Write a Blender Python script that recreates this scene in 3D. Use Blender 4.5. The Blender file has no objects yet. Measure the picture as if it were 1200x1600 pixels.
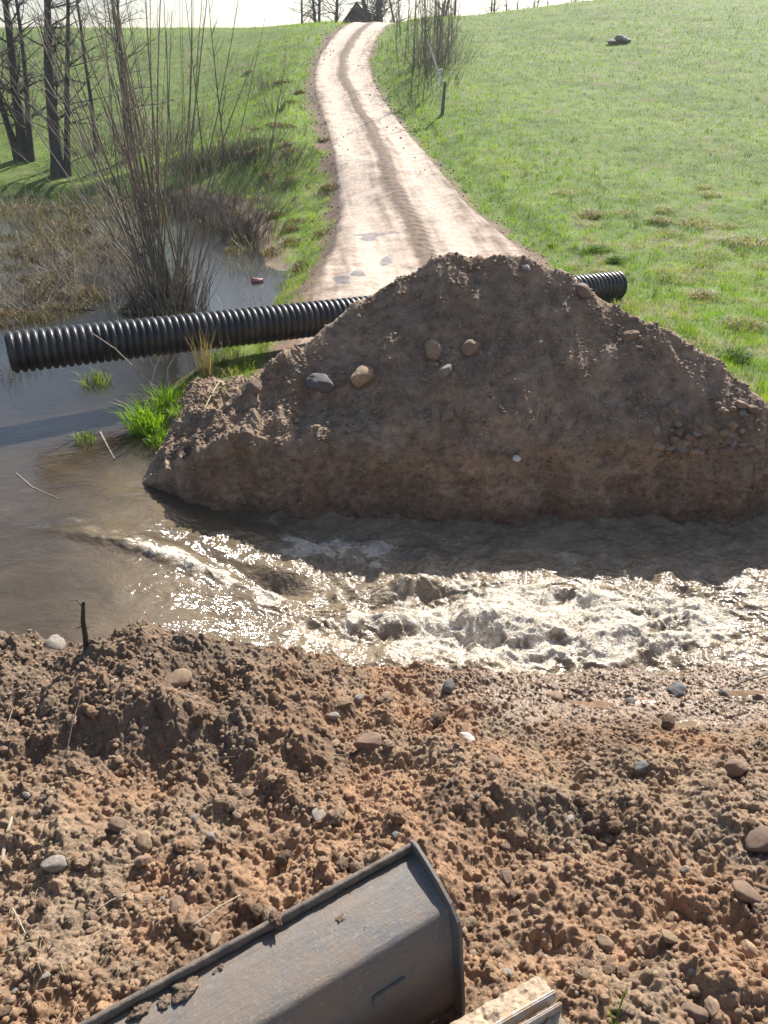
import bpy, math, random
import numpy as np
from mathutils import Vector, Matrix

rnd = random.Random(7)
RNG = np.random.default_rng(11)
C = bpy.context.scene.collection
scene = bpy.context.scene
R = math.radians

# ------------------------------------------------------------------ camera maths
CAM_Z = 5.0
PITCH = R(30.1)
FPX = 1155.0
cp, sp = math.cos(PITCH), math.sin(PITCH)

def ray(px, py):
    a = (px - 600) / FPX
    b = (800 - py) / FPX
    return np.array([a, cp + b * sp, -sp + b * cp])

def at_z(px, py, z):
    d = ray(px, py)
    t = (z - CAM_Z) / d[2]
    return np.array([d[0] * t, d[1] * t, z])

def at_y(px, py, y):
    d = ray(px, py)
    t = y / d[1]
    return np.array([d[0] * t, y, CAM_Z + d[2] * t])

# ------------------------------------------------------------------ numpy noise
def _h(ix, iy, seed):
    h = (ix.astype(np.int64) * 374761393 + iy.astype(np.int64) * 668265263 + seed * 974634777) & 0xFFFFFFFF
    h = ((h ^ (h >> 13)) * 1274126177) & 0xFFFFFFFF
    h = ((h ^ (h >> 16)) * 2246822519) & 0xFFFFFFFF
    return ((h ^ (h >> 15)) & 0xFFFFFF) / float(0x1000000)

def perlin(x, y, seed=0):
    x = np.asarray(x, float); y = np.asarray(y, float)
    ix = np.floor(x); iy = np.floor(y)
    fx = x - ix; fy = y - iy
    u = fx * fx * fx * (fx * (fx * 6 - 15) + 10)
    v = fy * fy * fy * (fy * (fy * 6 - 15) + 10)
    def g(dx, dy):
        a = _h(ix + dx, iy + dy, seed) * 2 * math.pi
        return np.cos(a) * (fx - dx) + np.sin(a) * (fy - dy)
    n0 = g(0, 0) * (1 - u) + g(1, 0) * u
    n1 = g(0, 1) * (1 - u) + g(1, 1) * u
    return (n0 * (1 - v) + n1 * v) * 1.5

def fbm(x, y, s, octv=4, seed=0, gain=.5):
    out = 0; a = 1.; f = 1. / s
    for k in range(octv):
        out = out + a * perlin(x * f + 17.3 * k, y * f - 9.1 * k, seed + k)
        a *= gain; f *= 2.03
    return out

def ridged(x, y, s, octv=4, seed=0, gain=.5):
    out = 0; a = 1.; f = 1. / s
    for k in range(octv):
        out = out + a * (1 - 2 * np.abs(perlin(x * f + 7.7 * k, y * f + 3.1 * k, seed + k)))
        a *= gain; f *= 2.1
    return out

def domes(x, y, cell, seed, prob=.8, rmin=.25, rmax=.6, flat=.7):
    """rounded lumps of random size, one per cell"""
    x = np.asarray(x, float) / cell; y = np.asarray(y, float) / cell
    ix = np.floor(x); iy = np.floor(y)
    out = np.zeros_like(x)
    for dx in (-1, 0, 1):
        for dy in (-1, 0, 1):
            cx = ix + dx; cy = iy + dy
            px = cx + _h(cx, cy, seed); py = cy + _h(cx, cy, seed + 1)
            r = rmin + (rmax - rmin) * _h(cx, cy, seed + 2) ** 1.6
            on = _h(cx, cy, seed + 3) < prob
            an = _h(cx, cy, seed + 4) * math.pi
            st = 1 + .5 * _h(cx, cy, seed + 5)
            ex = x - px; ey = y - py
            ca = np.cos(an); sa = np.sin(an)
            qx = (ex * ca + ey * sa) / st; qy = (-ex * sa + ey * ca) * st ** .5
            d2 = qx * qx + qy * qy
            v = np.sqrt(np.maximum(r * r - d2, 0)) * on
            out = np.maximum(out, v)
    return out * cell * flat

def sstep(a, b, x):
    t = np.clip((np.asarray(x, float) - a) / (b - a), 0, 1)
    return t * t * (3 - 2 * t)

def lerp(a, b, t):
    return a + (b - a) * t

def tab(x, pts):
    xs, ys = zip(*pts)
    return np.interp(x, xs, ys)

def gauss(x, y, c, sx, sy, a=0.):
    dx = x - c[0]; dy = y - c[1]
    ca, sa = math.cos(a), math.sin(a)
    p = dx * ca + dy * sa; q = -dx * sa + dy * ca
    return np.exp(-(p / sx) ** 2 - (q / sy) ** 2)

# ------------------------------------------------------------------ the lie of the land
ZR = [(0, 1.1), (12, 1.1), (15, 1.12), (18, 1.22), (21, 1.52), (24, 1.95), (28, 2.55), (35, 3.5), (43, 4.75), (52, 6.3),
      (58, 7.5), (63, 8.45), (66, 8.9), (69, 9.12), (73, 9.2), (80, 9.1), (100, 8.6), (160, 6.5), (500, 0)]
ZL = [(0, .9), (30, .9), (34, .95), (38, 1.45), (42, 2.1), (46, 2.95), (56, 5.5), (66, 8.0), (71, 8.85), (76, 9.1), (82, 9.1), (100, 8.6), (160, 6.5), (500, 0)]
_yy = np.arange(-50, 600, .25)
def _smooth(tb, n=17):
    v = np.interp(_yy, *zip(*tb))
    k = np.ones(n) / n
    return np.convolve(np.pad(v, n // 2, mode='edge'), k, 'valid')
_zr = _smooth(ZR); _zl = _smooth(ZL)
XB = [(-50, -2.65), (7.6, -2.6), (8.0, -2.7), (8.7, -3.1), (10.5, -3.7), (11.9, -3.6), (12.9, -3.1), (15, -2.75), (17, -2.85), (20, -3.0), (24, -3.7), (28, -5.2), (32, -8.6), (34.5, -14), (36, -22), (38, -60), (600, -60)]
POND = .74
RC = [(-5, 1.3), (12, 1.3), (16, 1.3), (18.5, 1.15), (21.3, .85), (24, .52), (28, .10), (35, -.85), (39, -1.45), (43, -1.95), (48, -2.35), (53, -2.45), (58, -2.1), (63, -1.55), (68, -.9), (75, .1), (90, 2), (160, 8)]
RW = [(-5, 3.0), (16, 2.95), (18.5, 2.7), (21.3, 2.3), (24, 1.92), (28, 1.75), (35, 1.6), (43, 1.6), (52, 1.5), (70, 1.5), (160, 1.5)]
_rc = _smooth(RC, 21)
def road_c(y): return np.interp(y, _yy, _rc)
def road_w(y): return tab(y, RW)

def far_land(x, y):
    x = np.asarray(x, float); y = np.asarray(y, float)
    zr = np.interp(y, _yy, _zr); zl = np.interp(y, _yy, _zl)
    w = sstep(-4, -13, x) * sstep(26, 38, y)
    w = np.maximum(w, sstep(-6, -14, x) * sstep(20, 30, y))
    z = lerp(zr, zl, w)
    z = z + 1.25 * sstep(4, 20, x) * sstep(22, 66, y) - .25 * sstep(30, 60, x)
    z = z + .35 * sstep(1.5, 5, x - road_c(y)) * sstep(24, 40, y)
    # pond bank
    xb = tab(y, XB) + .12 * perlin(y * .9, x * 0 + 3.3, 5)
    d = x - xb
    ws = 1 + 4.2 * sstep(15, 27, y)
    bank = np.where(d < 0, .46 * sstep(-.9, 0, d) , .46 + .54 * sstep(-.25, 1, d / ws) ** 1.2)
    bank = np.clip(bank - .54 * sstep(-.25, 1, 0) ** 1.2 * (d >= 0) * (1 - sstep(0, .6, d)), 0, 1)
    bank = np.where(y > 31, np.maximum(bank, sstep(33.2, 36.5, y + .8 * perlin(x * .3, y * .1, 9))), bank)
    z = lerp(.15, z, bank)
    # bumps, none on the road
    rd = np.abs(x - road_c(y)) - road_w(y)
    off = sstep(.0, 1.2, rd)
    z = z + off * (.05 * fbm(x, y, 1.3, 3, 21) + .09 * fbm(x, y, 5, 2, 31))
    # low rough bank on the right of the upper road
    z = z - .10 * sstep(.9, .2, np.abs(rd - .6)) * sstep(14, 18, y)
    return z

# near bank -------------------------------------------------------
LEFT = [(-6, 1.5), (.5, 1.45), (1.6, 1.36), (2.4, 1.22), (3.2, 1.14), (4.0, 1.14), (4.55, 1.12), (4.85, .98), (5.15, .5), (5.5, 0), (5.9, -.6), (6.5, -.9)]
RIGHT = [(-6, 1.55), (.8, 1.52), (1.6, 1.42), (2.4, 1.26), (3.0, 1.12), (3.6, .86), (4.2, .56), (4.8, .3), (5.3, .1), (5.6, -.08), (6.0, -.5), (6.5, -.9)]
def _sm(tb):
    ys = np.arange(-8, 9, .05)
    v = np.interp(ys, *zip(*tb)); k = np.ones(7) / 7
    return ys, np.convolve(np.pad(v, 3, mode='edge'), k, 'valid')
_nl = _sm(LEFT); _nr = _sm(RIGHT)
def near_macro(x, y):
    y2 = y + .10 * perlin(x * 1.1, y * 0 + 1.7, 40) + .05 * perlin(x * 3.1, y * 0 + .7, 41)
    t = sstep(-1.5, .9, x + .12 * perlin(x, y, 43))
    z = lerp(np.interp(y2, *_nl), np.interp(y2, *_nr), t)
    # low lobe of soil at the right end and a hollow in the middle
    z = z + .10 * np.exp(-((x - 2.35) ** 2 / .16 + (y - 4.95) ** 2 / .08))
    z = z + .11 * np.exp(-((x + 1.75) ** 2 / .5 + (y - 4.4) ** 2 / .12))
    z = z - .16 * np.exp(-((x + .75) ** 2 / .10 + (y - 2.75) ** 2 / .05))
    z = z - .14 * np.exp(-((x + 1.7) ** 2 / .20 + (y - 3.3) ** 2 / .10))
    z = z + .13 * np.exp(-((x + 1.6) ** 2 / .5 + (y - 3.75) ** 2 / .05))
    z = z + .14 * np.exp(-((x - 1.0) ** 2 / .5 + (y - 3.05) ** 2 / .05))
    z = z - .15 * np.exp(-((x - .95) ** 2 / .25 + (y - 2.15) ** 2 / .09))
    return z

def mud_pool(x, y):
    a = at_z(1065, 1138, .50); b = at_z(925, 1100, .33); c = at_z(1150, 1080, .30); d = at_z(1010, 1100, .35)
    g = np.maximum(np.maximum(gauss(x, y, a, .22, .11, .3), gauss(x, y, b, .26, .07, -.2)), np.maximum(gauss(x, y, c, .35, .10), .8 * gauss(x, y, d, .2, .08)))
    return sstep(.35, .7, g + .25 * fbm(x, y, .15, 3, 145))

def smear(x, y):
    return sstep(.12, .5, fbm(x * 1.0, y * 1.5, .65, 3, 146, .5))

def near_h(x, y):
    x = np.asarray(x, float); y = np.asarray(y, float)
    z = near_macro(x, y)
    wet = sstep(.5, 1.4, x) * sstep(3.7, 4.6, y)
    pud = mud_pool(x, y)
    rough = (1 - .6 * wet) * (1 - pud)
    wet = np.maximum(wet, pud)
    rough = rough * (1 - .72 * smear(x, y))
    keepz = z
    wx = x + .03 * fbm(x, y, .2, 2, 50); wy = y + .03 * fbm(x, y, .2, 2, 60)
    z = z + .11 * fbm(x, y, .75, 3, 70) * (1 - .5 * wet)
    z = z + .055 * np.maximum(ridged(wx, wy, .5, 2, 80), 0) * (1 - .6 * wet)
    m1 = sstep(-.25, .35, fbm(x, y, .6, 2, 90))
    z = z + rough * .7 * m1 * domes(wx, wy, .21, 100, .5, .2, .6, .65)
    z = z + rough * .85 * domes(wx, wy, .10, 110, .6, .2, .6, .8)
    wx2 = x + .010 * fbm(x, y, .05, 2, 51); wy2 = y + .010 * fbm(x, y, .05, 2, 61)
    z = z + (1 - .3 * wet) * 1.35 * domes(wx2, wy2, .05, 120, .7, .2, .62, .8)
    z = z + (1 - .3 * wet) * 1.4 * domes(wx2, wy2, .024, 130, .8, .2, .62, .8)
    z = z + .010 * fbm(x, y, .05, 3, 140, .6)
    return lerp(z, keepz + .015 + .004 * fbm(x, y, .08, 2, 141), pud * .85)

# heap of soil on the far bank -------------------------------------
YW = 8.42
HC = [(-3.5, 0), (-2.35, 0), (-1.9, .30), (-1.5, .60), (-.9, .90), (-.4, 1.21), (.18, 1.55), (.7, 1.79), (1.25, 1.84), (1.95, 1.81), (2.4, 1.67), (2.75, 1.43), (3.0, 1.29), (3.6, 1.07),
      (4.1, .86), (4.4, .70), (4.75, .43), (5.1, .06), (5.4, 0), (9, 0)]
def wall_y(x):
    return YW + .10 * perlin(x * .9, x * 0 + 5.5, 150) + .05 * sstep(2.5, 5.2, x) + .06 * perlin(x * 2.7, x * 0 + 8.5, 151) - .12 * sstep(-1.2, -2.6, x)
def heap_h(x, y):
    x = np.asarray(x, float); y = np.asarray(y, float)
    hc = tab(x, HC); yc = 10.42 - .117 * (x - 1.2) ** 2
    yc = np.maximum(yc, 8.9) + .10 * perlin(x * .8, x * 0 + 2.2, 160)
    hc = hc * (1 + .05 * perlin(x * 1.6, x * 0 + 6.1, 161))
    kf = np.clip(hc / np.maximum(yc - wall_y(x) - .14, .3), .93, 1.05)
    f = hc - kf * (yc - y)
    b = hc - .85 * (y - yc)
    k = .10
    m = np.minimum(f, b) - np.maximum(k - np.abs(f - b), 0) ** 2 / (4 * k)
    m = np.where(m > .08, m, .08 * np.exp(np.minimum((m - .08) / .08, 0)))
    m = np.where(hc > 0.001, m, 0) * sstep(0, .3, hc)
    g = far_land(x, np.maximum(y, wall_y(x) + .1))
    keep = np.maximum(np.maximum(sstep(.0, .06, m), sstep(.75, .45, y - wall_y(x))), sstep(-1.2, -1.6, x) * sstep(10.9, 10.3, y))
    return g + m + lerp(-.22, .06, keep)

def heap_detail(u, s, kind):
    """crumbs on the slope (kind 1) and scraped clay on the cut wall (kind 0)"""
    wu = u + .03 * fbm(u, s, .2, 2, 170); ws = s + .03 * fbm(u, s, .2, 2, 171)
    lump = .055 * fbm(u, s, .7, 3, 172) + .05 * np.maximum(ridged(u * 1.4, s * .6, .6, 2, 173), 0)
    c = .55 * domes(wu, ws, .11, 175, .28, .2, .5, .6) + .75 * domes(wu, ws, .05, 176, .45, .2, .55, .7) + .8 * domes(u, s, .026, 177, .6, .2, .6, .8)
    c = c + .008 * fbm(u, s, .06, 2, 178)
    q = 1.5 * fbm(u * 1.1, s * .8, .6, 2, 180); qf = np.floor(q); q = qf + sstep(.25, .75, q - qf)
    blocks = .045 * q + .018 * fbm(u, s, .25, 4, 181, .6)
    w = blocks + .55 * domes(wu, ws, .10, 185, .30, .2, .55, .6) + .6 * domes(wu, ws, .06, 182, .4, .2, .5, .7) + .006 * fbm(u, s, .05, 3, 183) + .6 * domes(u, s, .028, 184, .5, .2, .6, .8)
    return np.where(kind > 0, 0, 0) + lerp(w, lump + c, kind)

# water ------------------------------------------------------------
def water_level(x, y):
    t = sstep(-3.7, -.4, x + .35 * (y - 7.0))
    t = t * sstep(9.6, 8.1, y)
    return POND * (1 - t) - .015 * np.maximum(x, 0) * t

def water_masks(x, y):
    chan = sstep(9.0, 8.4, y)
    turb = (.35 * sstep(-3.7, -2.6, x + .2 * (y - 7)) + .65 * sstep(-2.2, -.4, x + .2 * (y - 7))) * chan
    hot = 1.2 * gauss(x, y, (1.1, 6.1), 1.7, .68, -.05) + .75 * gauss(x, y, (3.2, 6.5), 2.0, .75) + .75 * gauss(x, y, (-.5, 7.55), 1.3, .42, -.1) + .75 * gauss(x, y, (-2.2, 6.75), 1.2, .24, -.20) + .3 * gauss(x, y, (-1.2, 6.1), .9, .4)
    hot = np.clip(hot, 0, 1.2) * chan * sstep(-4.0, -3.2, x)
    return chan, turb, hot

def water_h(x, y):
    x = np.asarray(x, float); y = np.asarray(y, float)
    z = water_level(x, y)
    chan, turb, hot = water_masks(x, y)
    wx = x + .16 * fbm(x, y, .8, 3, 200); wy = y + .16 * fbm(x, y, .8, 3, 210)
    big = fbm(wx * .8, wy * 1.3, .75, 3, 220)
    rg = ridged(wx * .9, wy * 1.2, .42, 4, 230, .55)
    fine = ridged(wx, wy * 1.1, .14, 3, 240, .6)
    chop = fbm(wx * .8, wy * 1.2, .20, 4, 250, .6)
    patch = .35 + .65 * sstep(-.2, .5, fbm(x * .7, y, .9, 2, 245))
    z = z + turb * (.035 * big + .012 * rg) + hot * (.070 * big + .026 * rg + .010 * fine)
    z = z + (turb * .011 * patch + hot * .008 + .0022) * chop
    z = z + (turb * .0036 * patch + hot * .003 + .0006) * fbm(wx * .8, wy * 1.3, .075, 2, 255)
    a = at_z(430, 905, .15); b = at_z(640, 905, .15); c = at_z(745, 965, .1); e = at_z(250, 875, .5); h2 = at_z(610, 985, .05); k2 = at_z(900, 930, 0)
    z = z - .22 * gauss(x, y, a, .42, .2, -.3) + .20 * gauss(x, y, b, .38, .14, .25) + .15 * gauss(x, y, c, .45, .16, -.1)
    z = z + .07 * gauss(x, y, e, 1.0, .09, -.18) - .08 * gauss(x, y, (e[0] + .6, e[1] + .3), .6, .14, -.3) - .12 * gauss(x, y, h2, .35, .12, .1) + .10 * gauss(x, y, k2, .5, .15)
    return z

def water_foam(x, y, z):
    chan, turb, hot = water_masks(x, y)
    wx = x + .22 * fbm(x, y, .7, 3, 260); wy = y + .22 * fbm(x, y, .7, 3, 270)
    n = fbm(wx * .8, wy * 1.2, .5, 4, 280, .6)
    v = ridged(wx * .7, wy * 1.1, .26, 4, 290, .6)
    dz = z - water_level(x, y)
    f = hot * .55 + .34 * n * (hot > .05) + .20 * v * np.clip(hot, 0, 1) + 1.6 * np.clip(dz, -.1, .25) * np.clip(hot * 2, 0, 1)
    foam = sstep(.16, 1.02, f)
    b = at_z(520, 850, .1)
    foam = np.maximum(foam, .8 * sstep(.25, 1.0, gauss(x, y, b, 1.1, .36) * (.6 + .5 * v + .5 * n)))
    foam = np.maximum(foam, .46 * sstep(.35, 1.1, turb * (.30 + .5 * v + .6 * n)))
    return np.clip(foam, 0, 1)

# ------------------------------------------------------------------ mesh helpers
def build(name, V, Q=None, T=None, mats=(), parent=None, smooth=True, col=None, attrs=None, mi=None):
    V = np.asarray(V, np.float32)
    me = bpy.data.meshes.new(name)
    nq = 0 if Q is None else len(Q); nt = 0 if T is None else len(T)
    loops = []
    if nq: loops.append(np.asarray(Q, np.int32).ravel())
    if nt: loops.append(np.asarray(T, np.int32).ravel())
    L = np.concatenate(loops)
    me.vertices.add(len(V)); me.vertices.foreach_set('co', V.ravel())
    me.loops.add(len(L)); me.loops.foreach_set('vertex_index', L)
    me.polygons.add(nq + nt)
    st = np.concatenate([np.arange(nq) * 4, nq * 4 + np.arange(nt) * 3]).astype(np.int32)
    me.polygons.foreach_set('loop_start', st)
    if smooth: me.polygons.foreach_set('use_smooth', np.ones(nq + nt, bool))
    if mi is not None: me.polygons.foreach_set('material_index', np.asarray(mi, np.int32))
    me.update(calc_edges=True)
    if col is not None:
        c = np.ones((len(V), 4), np.float32); c[:, :3] = col
        a = me.color_attributes.new('Col', 'FLOAT_COLOR', 'POINT')
        a.data.foreach_set('color', c.ravel())
    for k, v in (attrs or {}).items():
        a = me.attributes.new(k, 'FLOAT', 'POINT')
        a.data.foreach_set('value', np.asarray(v, np.float32))
    for m in (mats if isinstance(mats, (list, tuple)) else [mats]):
        me.materials.append(m)
    o = bpy.data.objects.new(name, me)
    C.objects.link(o)
    if parent is not None: o.parent = parent
    return o

def grid_faces(nr, nc):
    i = np.arange(nr - 1)[:, None] * nc + np.arange(nc - 1)[None, :]
    i = i.ravel()
    return np.stack([i, i + 1, i + nc + 1, i + nc], 1)

def tag(o, label=None, cat=None, group=None, kind=None):
    if label: o['label'] = label
    if cat: o['category'] = cat
    if group: o['group'] = group
    if kind: o['kind'] = kind
    return o

def empty(name, loc, rz=0.):
    o = bpy.data.objects.new(name, None)
    o.empty_display_size = .1
    C.objects.link(o); o.location = [float(v) for v in loc]; o.rotation_euler[2] = rz
    return o

class Tubes:
    def __init__(self): self.V = []; self.Q = []; self.n = 0; self.c = []
    def add(self, pts, rad, k=5, col=None):
        P = np.asarray(pts, float); n = len(P)
        r = np.asarray(rad, float) if np.ndim(rad) else np.full(n, rad)
        t = np.gradient(P, axis=0); t /= np.linalg.norm(t, axis=1)[:, None] + 1e-9
        ref = np.array([.31, .87, .38]) if abs(t[0] @ np.array([0, 0, 1.])) > .6 else np.array([0, 0, 1.])
        a = np.cross(t, ref); a /= np.linalg.norm(a, axis=1)[:, None] + 1e-9
        b = np.cross(t, a)
        an = np.arange(k) * 2 * math.pi / k
        ring = P[:, None, :] + r[:, None, None] * (np.cos(an)[None, :, None] * a[:, None, :] + np.sin(an)[None, :, None] * b[:, None, :])
        self.V.append(ring.reshape(-1, 3))
        if col is not None: self.c.append(np.tile(np.asarray(col), (n * k, 1)))
        i = np.arange(n - 1)[:, None] * k; j = np.arange(k)[None, :]; j2 = (j + 1) % k
        q = np.stack([i + j, i + j2, i + k + j2, i + k + j], -1).reshape(-1, 4) + self.n
        self.Q.append(q); self.n += n * k
        # end cap
        self.Q.append(np.array([[self.n - k, self.n - k + 1, self.n - k + 2, self.n - 1]])) if k >= 4 else None
    def build(self, name, mat, parent=None):
        return build(name, np.concatenate(self.V), np.concatenate(self.Q), mats=mat, parent=parent, col=np.concatenate(self.c) if self.c else None)

def hit(px, py, hf, y0=.6, y1=90., n=4000):
    d = ray(px, py)
    ys = np.linspace(y0, y1, n)
    t = ys / d[1]
    X = d[0] * t; Z = CAM_Z + d[2] * t
    H = hf(X, ys)
    below = np.nonzero(Z <= H)[0]
    i = below[0] if len(below) else n - 1
    return np.array([X[i], ys[i], H[i]])

# ------------------------------------------------------------------ materials
def new_mat(name):
    m = bpy.data.materials.new(name); m.use_nodes = True
    nt = m.node_tree; nt.nodes.clear()
    return m, nt
def N(nt, t, **kw):
    n = nt.nodes.new(t)
    for k, v in kw.items():
        if k in n.inputs.keys() if isinstance(k, str) else False: n.inputs[k].default_value = v
        else: setattr(n, k, v)
    return n
def coord(nt):
    return nt.nodes.new('ShaderNodeTexCoord').outputs['Object']
def noise(nt, vec, scale, detail=4, rough=.55, dist=0.):
    n = nt.nodes.new('ShaderNodeTexNoise'); n.inputs['Scale'].default_value = scale
    n.inputs['Detail'].default_value = detail; n.inputs['Roughness'].default_value = rough; n.inputs['Distortion'].default_value = dist
    if vec is not None: nt.links.new(vec, n.inputs['Vector'])
    return n.outputs['Fac']
def ramp(nt, fac, stops):
    r = nt.nodes.new('ShaderNodeValToRGB'); e = r.color_ramp.elements
    while len(e) < len(stops): e.new(.5)
    for s, (p, c) in zip(e, stops):
        s.position = p; s.color = (c[0], c[1], c[2], 1) if np.ndim(c) else (c, c, c, 1)
    nt.links.new(fac, r.inputs['Fac'])
    return r.outputs['Color']
def mixc(nt, fac, a, b, mode='MIX'):
    m = nt.nodes.new('ShaderNodeMix'); m.data_type = 'RGBA'; m.blend_type = mode
    for s, v in ((m.inputs[0], fac), (m.inputs[6], a), (m.inputs[7], b)):
        if isinstance(v, (int, float)): s.default_value = v
        elif isinstance(v, tuple): s.default_value = (*v, 1)
        else: nt.links.new(v, s)
    return m.outputs[2]
def mathn(nt, op, a, b=0., clamp=False):
    m = nt.nodes.new('ShaderNodeMath'); m.operation = op; m.use_clamp = clamp
    for s, v in ((m.inputs[0], a), (m.inputs[1], b)):
        if isinstance(v, (int, float)): s.default_value = v
        else: nt.links.new(v, s)
    return m.outputs[0]
def attr(nt, name, out='Color'):
    a = nt.nodes.new('ShaderNodeAttribute'); a.attribute_name = name
    return a.outputs[out]
def bump(nt, h, strength=.5, dist=.01, normal=None):
    b = nt.nodes.new('ShaderNodeBump'); b.inputs['Strength'].default_value = strength; b.inputs['Distance'].default_value = dist
    nt.links.new(h, b.inputs['Height'])
    if normal is not None: nt.links.new(normal, b.inputs['Normal'])
    return b.outputs['Normal']
def principled(nt, base, rough=.8, normal=None, spec=.5, metal=0.):
    p = nt.nodes.new('ShaderNodeBsdfPrincipled')
    for k, v in (('Base Color', base), ('Roughness', rough), ('Specular IOR Level', spec), ('Metallic', metal)):
        s = p.inputs[k]
        if isinstance(v, tuple): s.default_value = (*v, 1)
        elif isinstance(v, (int, float)): s.default_value = v
        else: nt.links.new(v, s)
    if normal is not None: nt.links.new(normal, p.inputs['Normal'])
    return p
def out(nt, sh):
    o = nt.nodes.new('ShaderNodeOutputMaterial')
    nt.links.new(sh.outputs[0] if hasattr(sh, 'outputs') else sh, o.inputs['Surface'])

def soil_material(name, fine=1.0, bstr=.7):
    m, nt = new_mat(name)
    co = coord(nt); base = attr(nt, 'Col'); wet = attr(nt, 'wet', 'Fac')
    n1 = noise(nt, co, 9, 6, .65); n2 = noise(nt, co, 70 * fine, 5, .7); n3 = noise(nt, co, 2.2, 3)
    c = mixc(nt, 1., base, ramp(nt, n1, [(.3, (.72, .70, .68)), (.7, (1.25, 1.22, 1.2))]), 'MULTIPLY')
    c = mixc(nt, 1., c, ramp(nt, n2, [(.28, (.62, .60, .58)), (.55, (1, 1, 1)), (.78, (1.45, 1.42, 1.38))]), 'MULTIPLY')
    c = mixc(nt, 1., c, ramp(nt, n3, [(.3, (.9, .93, .97)), (.7, (1.1, 1.04, 1.0))]), 'MULTIPLY')
    hsum = mathn(nt, 'ADD', n2, mathn(nt, 'MULTIPLY', noise(nt, co, 240 * fine, 3, .6), .45))
    bn = nt.nodes.new('ShaderNodeBump'); bn.inputs['Distance'].default_value = .018
    nt.links.new(hsum, bn.inputs['Height'])
    nt.links.new(mathn(nt, 'MULTIPLY', mathn(nt, 'SUBTRACT', 1.0, mathn(nt, 'MULTIPLY', wet, .8), True), bstr), bn.inputs['Strength'])
    ro = mathn(nt, 'MAXIMUM', mathn(nt, 'SUBTRACT', .92, mathn(nt, 'MULTIPLY', wet, .66)), .16)
    p = principled(nt, c, ro, bn.outputs['Normal'], .45)
    out(nt, p)
    return m

def stone_material(name, a, b, dust=(.26, .175, .11), dustamt=.75):
    m, nt = new_mat(name)
    co = coord(nt)
    oi = nt.nodes.new('ShaderNodeObjectInfo')
    v = nt.nodes.new('ShaderNodeVectorMath'); v.operation = 'ADD'
    nt.links.new(co, v.inputs[0]); nt.links.new(oi.outputs['Location'], v.inputs[1])
    n1 = noise(nt, v.outputs[0], 3, 5, .65); n2 = noise(nt, v.outputs[0], 18, 4, .7)
    c = mixc(nt, ramp(nt, n1, [(.35, 0.), (.65, 1.)]), a, b)
    c = mixc(nt, 1., c, ramp(nt, n2, [(.3, (.7, .7, .7)), (.7, (1.25, 1.25, 1.25))]), 'MULTIPLY')
    c = mixc(nt, 1., c, ramp(nt, oi.outputs['Random'], [(0., (.75, .75, .77)), (1., (1.2, 1.17, 1.12))]), 'MULTIPLY')
    c = mixc(nt, mathn(nt, 'MULTIPLY', ramp(nt, noise(nt, v.outputs[0], 5, 4, .7), [(.45, 0.), (.62, 1.)]), dustamt), c, dust)
    p = principled(nt, c, .75, bump(nt, n2, .5, .05), .4)
    out(nt, p); return m

def bark_material(name, a, b, sc=8., spec=.3):
    m, nt = new_mat(name)
    co = coord(nt)
    mp = nt.nodes.new('ShaderNodeMapping'); mp.inputs['Scale'].default_value = (1, 1, .25); nt.links.new(co, mp.inputs['Vector'])
    n1 = noise(nt, mp.outputs[0], sc, 5, .65); n2 = noise(nt, mp.outputs[0], sc * 5, 4, .7)
    c = mixc(nt, ramp(nt, n1, [(.35, 0.), (.65, 1.)]), a, b)
    c = mixc(nt, 1., c, ramp(nt, n2, [(.3, (.65, .65, .65)), (.7, (1.25, 1.25, 1.25))]), 'MULTIPLY')
    out(nt, principled(nt, c, .7, bump(nt, n2, .6, .02), spec)); return m

def leaf_material(name, trans=.5, gloss=.35):
    m, nt = new_mat(name)
    c = attr(nt, 'Col')
    p = principled(nt, c, .5, None, gloss)
    t = nt.nodes.new('ShaderNodeBsdfTranslucent')
    tc = mixc(nt, 1., c, (1.35, 1.5, .6), 'MULTIPLY')
    nt.links.new(tc, t.inputs['Color'])
    mx = nt.nodes.new('ShaderNodeMixShader'); mx.inputs[0].default_value = trans
    nt.links.new(p.outputs[0], mx.inputs[1]); nt.links.new(t.outputs[0], mx.inputs[2])
    out(nt, mx); return m

M_SOIL = soil_material('crumbly soil', 1.3, .6)
M_HEAP = soil_material('heap soil', .9, .6)
M_ST = [stone_material('granite grey', (.24, .23, .22), (.36, .34, .31)),
        stone_material('sandstone tan', (.30, .20, .13), (.42, .31, .21)),
        stone_material('fieldstone brown', (.19, .13, .10), (.28, .19, .14)),
        stone_material('slate grey', (.11, .115, .12), (.18, .18, .18), dustamt=.2),
        stone_material('quartz', (.6, .58, .54), (.75, .72, .66), dustamt=.15)]
M_WILLOW = bark_material('willow bark', (.17, .135, .095), (.30, .255, .195), 14, .45)
M_ALDER = bark_material('alder bark', (.045, .04, .038), (.10, .09, .085), 6)
M_TWIG = bark_material('twig bark', (.095, .072, .057), (.19, .155, .13), 20)
M_DEAD = bark_material('dead wood', (.33, .27, .20), (.50, .43, .34), 20)
M_BIRCH = bark_material('birch bark', (.62, .6, .56), (.75, .73, .7), 6)
M_DARKWOOD = bark_material('wet dark wood', (.035, .028, .022), (.08, .065, .05), 18)
M_GRASS = leaf_material('grass blade', .45)
M_DRY = leaf_material('dry stem', .3, .3)

# ------------------------------------------------------------------ terrain
def axis(parts):
    o = []
    for a, b, st0, st1 in parts:
        x = a; s = st0
        n = max(2, int(round((b - a) / ((st0 + st1) / 2))))
        w = np.linspace(st0, st1, n); w = w / w.sum() * (b - a)
        o.append(a + np.concatenate([[0], np.cumsum(w)[:-1]]))
    o.append([parts[-1][1]])
    return np.concatenate(o)

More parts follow.
